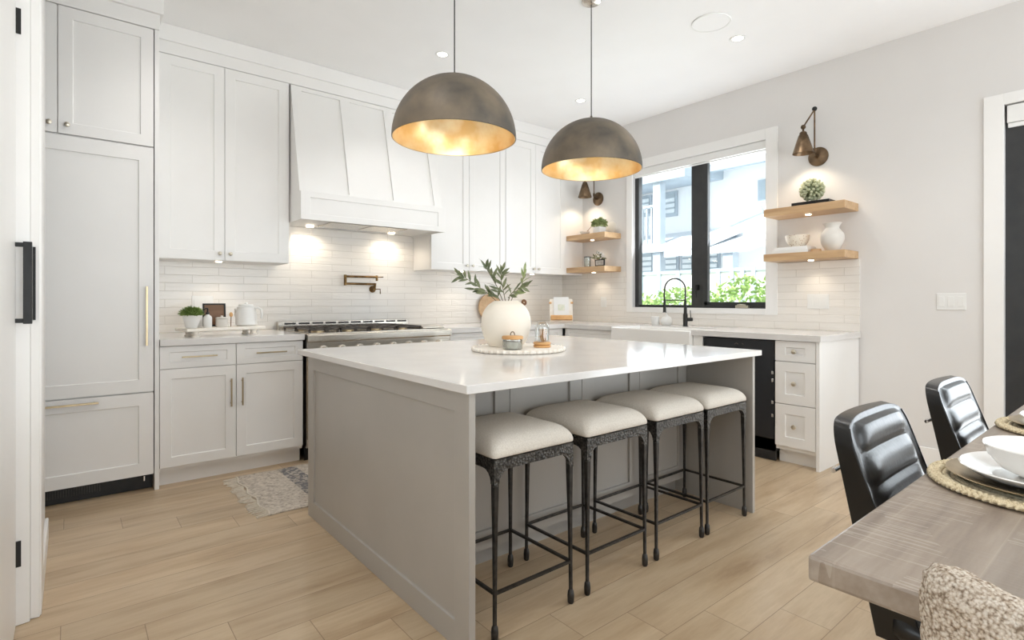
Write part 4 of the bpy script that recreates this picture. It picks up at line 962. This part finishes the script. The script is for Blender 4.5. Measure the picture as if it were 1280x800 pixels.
obj('peg', MB().rbox(c0_+tilt @ Vector((-.118,-.012,.085)), (.028,.014,.02), tilt), 'oakx', bs, bevel=.003); obj('peg', MB().rbox(c0_+tilt @ Vector((.118,-.012,.085)), (.028,.014,.02), tilt), 'oakx', bs, bevel=.003)
obj('rear_strut', MB().tube([c0_+tilt @ Vector((0,.006,.06)), Vector((bx_,by_,CT+.004))-fwd*.13], .006), 'oakx', bs)
bk_ = thing('recipe_card', 'pale recipe booklet leaning on the cookbook stand', 'booklet', tuple(c0_))
obj('page', MB().rbox(c0_+tilt @ Vector((0,-.014,.045)), (.165,.010,.205), tilt), 'white', bk_, bevel=.001)
obj('picture', MB().rbox(c0_+tilt @ Vector((0,-.0195,.03)), (.075,.001,.07), tilt), noisy('soft_print', s(206,212,190), s(226,222,210), 40, .6), bk_)

# ------------------------------------------------------------------ sink side
fx_, fy_ = 4.42, 2.865
fa = thing('kitchen_faucet', 'black spring-neck kitchen faucet behind the sink', 'faucet', (fx_,fy_,CT))
sd = Vector((-.145, .125, 0)); P0 = Vector((fx_,fy_,CT))
obj('base', MB().lathe((fx_,fy_,CT), [(.026,0),(.026,.004),(.021,.006),(.021,.11),(.015,.125),(.013,.20),(.0115,.24)], 24, True), 'black', fa, smooth=40)
arc = [P0+UP*.20, P0+UP*.30]
for i in range(13): a = pi*i/12; arc.append(P0+sd*(.5-.5*cos(a))+UP*(.345+.10*sin(a)))
arc += [P0+sd*1.02+UP*.30, P0+sd*1.0+UP*.24]
obj('spring_hose', MB().tube(arc, .008, 12), 'iron_s', fa, smooth=60)
obj('spray_head', MB().tube([P0+sd+UP*.25, P0+sd+UP*.19, P0+sd+UP*.135, P0+sd+UP*.13], [.010,.013,.015,.022], 16), 'black', fa, smooth=60)
obj('dock_arm', MB().tube([P0+UP*.245, P0+sd+UP*.245], .005, 8), 'black', fa, smooth=60)
dr = Vector((.6,-.8,0)).normalized(); dr = RT
obj('lever', MB().tube([P0+UP*.065, P0+dr*.065+UP*.065], [.017,.017], 16).tube([P0+dr*.05+UP*.08, P0+dr*.045+UP*.15], .004, 8), 'black', fa, smooth=60)
x, y = 4.47, 3.235; single('ceramic_cup', MB().lathe((x,y,CT), [(.0005,0),(.034,0),(.037,.004),(.040,.082),(.038,.083),(.035,.08),(.032,.008),(.0005,.006)], 32), 'white', 'small white cup on the counter left of the faucet', 'cup', (x,y,CT), smooth=50)
x, y = 4.50, 3.125; sb = thing('round_soap_bottle', 'round white soap dispenser behind the faucet spray head', 'soap dispenser', (x,y,CT)); obj('body', MB().lathe((x,y,CT), smoothprof([(.0005,0),(.035,0),(.050,.02),(.054,.045),(.045,.072),(.022,.088),(.014,.094),(.0005,.095)], 4), 36), 'white', sb, smooth=60)
obj('pump', MB().lathe((x,y,CT+.094), [(.012,0),(.012,.010),(.004,.012),(.004,.035),(.0005,.036)], 14, True).tube([(x,y,CT+.125),(x-.03,y+.005,CT+.122)], .004), 'white', sb, smooth=50)

# ------------------------------------------------------------------ things on shelves
def succ_ball(root, c, R, cnt, m, seed):
    rn = random.Random(seed); obj('core', MB().ball(c, R*.70, 14, 8), 'leaf', root, smooth=50); mb = MB()
    for i in range(cnt):
        zz = 1-2*(i+.5)/cnt; th = i*2.39996; q = math.sqrt(1-zz*zz); d = Vector((q*cos(th), q*sin(th), zz))
        d = (d+Vector((rn.uniform(-.12,.12),rn.uniform(-.12,.12),rn.uniform(-.12,.12)))).normalized(); c_ = Vector(c)
        mb.tube([c_+d*R*.55, c_+d*R*.72, c_+d*R*.88, c_+d*R*.97, c_+d*R*1.0], [.003,.0085,.0105,.0075,.002], 7)
    return obj('foliage', mb, m, root, smooth=50)
SZ = 1.912
x, y = 4.50, 1.79
sc_ = thing('succulent_ball', 'round pale green succulent ball on the upper right shelf', 'plant', (x,y,SZ+.028)); succ_ball(sc_, (x,y,SZ+.028+.096), .093, 120, 'succ', 4)
single('black_book', MB().box(4.425, 4.60, 1.64, 1.915, SZ, SZ+.027), 'black', 'flat black tray book under the succulent on the upper right shelf', 'book', (4.5,1.8,SZ), bevel=.002)
SZ = 1.546; x, y = 4.50, 1.645
pv = [(.0005,0),(.036,0),(.040,.005),(.062,.04),(.073,.08),(.070,.115),(.048,.145),(.042,.158),(.050,.178),(.058,.187),(.055,.189),(.046,.178),(.037,.158),(.043,.143),(.06,.11),(.0005,.02)]
single('flared_vase', MB().lathe((x,y,SZ), smoothprof([(q*1.10, w*1.13) for q, w in pv], 4), 48), 'grey_ceramic', 'pale grey flared vase on the lower right shelf', 'vase', (x,y,SZ), smooth=60)
single('white_book', MB().box(4.42, 4.60, 1.79, 2.06, SZ, SZ+.026), 'white', 'lower of the two flat white books under the speckled bowl', 'book', (4.5,1.9,SZ), bevel=.002); single('white_book', MB().box(4.43, 4.60, 1.80, 2.05, SZ+.0265, SZ+.050), 'trim', 'upper of the two flat white books under the speckled bowl', 'book', (4.5,1.9,SZ+.027), bevel=.002); SZ += .051
x, y = 4.51, 1.905; mdots = mat('speckled_terracotta_glaze', s(226,214,196), .5); nn_ = N(mdots); vo = nn_.n('TexVoronoi'); vo.inputs['Scale'].default_value = 60; nn_.l(nn_.mapped((1,1,1)), vo.inputs['Vector']); nn_.col(nn_.ramp(vo.outputs['Distance'], [(.18, s(166,128,94)), (.3, s(230,220,204))]))
single('speckled_bowl', MB().lathe((x,y,SZ), smoothprof([(.0005,0),(.042,0),(.048,.004),(.070,.028),(.083,.058),(.088,.088),(.086,.089),(.079,.06),(.065,.03),(.04,.009),(.0005,.008)], 3), 44), mdots, 'speckled cream bowl on the lower right shelf, left of the vase', 'bowl', (x,y,SZ), smooth=60)
SZ = 1.546
single('coaster_stack', MB().cyl((4.46,1.745,SZ), .038, .011, 32).cyl((4.461,1.747,SZ+.0115), .036, .010, 32), 'oak', 'short stack of round wooden coasters between bowl and vase', 'coasters', (4.46,1.745,SZ), smooth=40)
SZ = 1.905; x, y = 4.50, 3.99
pp = thing('potted_herb', 'leafy green plant in a white square pot on the upper corner shelf', 'potted plant', (x,y,SZ)); obj('pot', MB().loft([rr_ for rr_ in [[(x+p[0], y+p[1], SZ+p[2]) for p in rr(w_, w_, .008, z_)] for w_, z_ in ((.045,0),(.052,.07),(.048,.07),(.046,.06))]]), 'white', pp, smooth=40)
rn = random.Random(8); obj('foliage', tuft(MB().ball((x,y,SZ+.09), .045, 12, 8), (x,y,SZ+.085), .085, 260, rn, .032, .018, .9), 'leafpale', pp, smooth=60)
x, y = 4.47, 4.18; bw = thing('small_bowl', 'small clear bowl with a spoon at the left of the upper corner shelf', 'bowl', (x,y,SZ)); obj('bowl', MB().lathe((x,y,SZ), [(.0005,0),(.03,0),(.05,.016),(.056,.035),(.054,.035),(.046,.018),(.0005,.006)], 32), 'grey_ceramic', bw, smooth=60)
single('serving_spoon', MB().tube([(x,y,SZ+.012),(x-.005,y-.06,SZ+.05),(x,y-.10,SZ+.085)], [.008,.003,.003], 8), 'walnut', 'dark spoon resting in the small bowl on the corner shelf', 'spoon', (x,y,SZ), smooth=60)
single('leaning_plate', MB().lathe((4.645,3.93,SZ+.07), [(.0005,-.004),(.06,-.004),(.068,-.010),(.066,-.012),(.0005,-.008)], 40, False, 'X'), 'grey_ceramic', 'round pale plate leaning on the wall behind the potted plant', 'plate', (4.645,3.93,SZ), smooth=60)
SZ = 1.541; x, y = 4.48, 4.15
gl = thing('glass_jar', 'tall glass jar with dark rim at the left of the lower corner shelf', 'jar', (x,y,SZ)); obj('glass', MB().lathe((x,y,SZ), [(.0005,.002),(.034,.002),(.038,.006),(.038,.115),(.036,.115),(.036,.008),(.0005,.006)], 32), 'glass', gl, smooth=50); obj('contents', MB().cyl((x,y,SZ+.008), .034, .09, 24), 'matte_ivory', gl, smooth=40); obj('rim', MB().lathe((x,y,SZ+.112), [(.0385,0),(.040,.002),(.0385,.006)], 32), 'black', gl)
x, y = 4.56, 4.06; fp = thing('flower_pot', 'small tan pot of white blooms on the lower corner shelf', 'potted plant', (x,y,SZ)); obj('pot', MB().lathe((x,y,SZ), [(.0005,0),(.03,0),(.034,.004),(.04,.085),(.037,.085),(.0005,.078)], 28), 'oak', fp, smooth=50)
rn = random.Random(5); obj('leaves', tuft(MB().ball((x,y,SZ+.095), .02, 10, 6), (x,y,SZ+.08), .06, 40, rn, .05, .014, 1.2), 'leaf', fp, smooth=60); obj('petals', tuft(MB().ball((x,y,SZ+.12), .014, 10, 6), (x,y-.01,SZ+.10), .055, 40, rn, .035, .018, 1.2), 'white', fp, smooth=60)
pfm = thing('photo_frame', 'small dark landscape frame on the lower corner shelf', 'frame', (4.45,3.93,SZ)); obj('border', MB().box(4.44, 4.452, 3.865, 4.0, SZ, SZ+.075), 'black', pfm, bevel=.002); obj('picture', MB().box(4.4385, 4.4402, 3.878, 3.987, SZ+.012, SZ+.063), noisy('grey_print', s(150,144,136), s(190,184,174), 30, .4), pfm)

# ------------------------------------------------------------------ outside
struct('ground', MB().box(5.0, 40, -25, 35, -.40, -.30), 'ground')
HX = 12.0
def HP(u, v, X=HX):
    dx = (u-640)/FPX; a, b = sin(YAW), cos(YAW); rx_ = a+dx*b; ry_ = b-dx*a; t = X/rx_; return (ry_*t, CZ+(HOR-v)/FPX*t)
ho = thing('neighbouring_house', 'pale two-storey neighbouring house seen through the kitchen window', 'house', (HX, 7, -.3))
obj('wall', MB().box(HX, HX+6, 1.5, 13, -.3, 4.25), 'house', ho)
y0_, zt_ = HP(884, 228); y1_, _ = HP(960, 211)
obj('roof', MB().prism([(HX-.5, 4.25), (HX+6.4, 4.25), (HX+3, 5.9)], 1.1, 8.6, 'Y').prism([(HX-.5, 4.25), (HX+6.4, 4.25), (HX+3, 5.3)], 8.6, 13.4, 'Y'), 'houseroof', ho)
obj('gutter', MB().box(HX-.62, HX-.48, 1.1, 13.4, 4.13, 4.28), 'housegrey', ho)
def hwin(u0, u1, v0, v1, slats=True):
    ya, za = HP(u0, v0); yb_, zb_ = HP(u1, v1); 
    yl, yh = min(ya, yb_), max(ya, yb_); za = HP((u0+u1)/2, v0)[1]; zb_ = HP((u0+u1)/2, v1)[1]
    w = obj('window', MB().box(HX-.05, HX+.02, yl-.06, yh+.06, zb_-.06, za+.06), 'housegrey', ho)
    obj('glass', MB().box(HX-.06, HX-.05, yl, yh, zb_, za), 'houseglass', w)
    if slats:
        mb = MB(); k = int((za-zb_)/.14)
        for i in range(k): mb.box(HX-.075, HX-.062, yl, yh, zb_+.14*i+.03, zb_+.14*i+.12)
        obj('blind', mb, 'blindslat', w)
hwin(800.5, 813, 248, 268); hwin(822, 828, 246, 266); hwin(831, 845, 243, 268)
hwin(802, 816, 315, 340); hwin(820, 847, 311, 338); hwin(855, 866, 303, 337); hwin(887, 898, 300, 336); hwin(910, 919, 298, 336); hwin(952, 958, 228, 250, False)
# porch roofs, posts, rail
PXf = HX-1.6
ya, za = HP(797, 224, PXf); yb_, _ = HP(856, 226, PXf)
obj('porch_roof', MB().prism([(PXf, za-.15), (HX, za+.0), (HX, za+.35), (PXf, za+.12)], yb_, 12.5, 'Y'), 'housegrey', ho)
y2_, z2_ = HP(860, 300, PXf); 
ypost, zp = HP(819, 300, PXf); obj('post', MB().box(PXf+.05, PXf+.25, ypost-.1, ypost+.1, -.3, za-.1), 'housegrey', ho)
yl_, zl_ = HP(797, 293, PXf); yr_, _ = HP(868, 293, PXf)
obj('lower_roof', MB().prism([(PXf, 2.28), (HX, 2.75), (HX, 2.9), (PXf, 2.42)], HP(866, 300, PXf)[0]-.3, 12.5, 'Y'), 'houseroof', ho)
yc, _ = HP(908, 300, PXf); yd, _ = HP(950, 262, PXf)
obj('lower_roof', MB().prism([(PXf, 2.15), (HX, 2.5), (HX, 2.65), (PXf, 2.27)], HP(935, 300, PXf)[0], HP(880, 300, PXf)[0]+1.0, 'Y'), 'houseroof', ho)
obj('post', MB().box(PXf+.05, PXf+.28, yc-.11, yc+.11, -.3, 2.2), 'housegrey', ho)
obj('brace', MB().tube([(PXf+.1, yc, HP(908, 280, PXf+.1)[1]), (PXf+.1, yd, HP(950, 262, PXf+.1)[1])], .07, square=True), 'housegrey', ho)
rl = MB(); yA, zA = HP(797, 270, PXf+.1); yB_, _ = HP(820, 270, PXf+.1)
for i in range(5): yy = yB_+(yA-yB_)*i/4; rl.box(PXf+.1, PXf+.14, yy-.02, yy+.02, 2.5, 3.35)
rl.box(PXf+.1, PXf+.14, yB_, yA+1, 3.33, 3.4); obj('balcony_rail', rl, 'housegrey', ho)
FX = 8.8
fe = thing('garden_fence', 'white panel fence with grey posts behind the hedge outside', 'fence', (FX, 6, -.3))
zt_ = HP(850, 340, FX)[1]; obj('panel', MB().box(FX, FX+.04, 1.5, 11, -.3, zt_), 'house', fe)
for u in (803, 825, 849, 899, 916, 929, 943): yy = HP(u, 340, FX)[0]; obj('post', MB().box(FX-.04, FX, yy-.035, yy+.035, -.3, zt_+.03), 'housegrey', fe)
obj('top_rail', MB().box(FX-.03, FX+.06, 1.5, 11, zt_-.03, zt_+.03), 'housegrey', fe)
rn = random.Random(11); HXg = 7.3
mb = MB(); 
for i in range(9000):
    yy = rn.uniform(2.2, 8.5); top = HP(880, 362, HXg)[1]+.10*sin(yy*2.1)+.08*sin(yy*5.3+1); zz = -.3+(top+.3)*math.sqrt(rn.random()); xx = HXg+rn.uniform(-.35,.35)
    mb.leaf((xx,yy,zz), (rn.uniform(-1,1),rn.uniform(-1,1),rn.uniform(-.3,1)), (rn.random(),rn.random(),rn.random()), rn.uniform(.05,.10), rn.uniform(.03,.05))
hg = single('garden_hedge', mb, 'hedge', 'bright green leafy hedge outside below the kitchen window', 'hedge', (HXg,5.3,-.3))
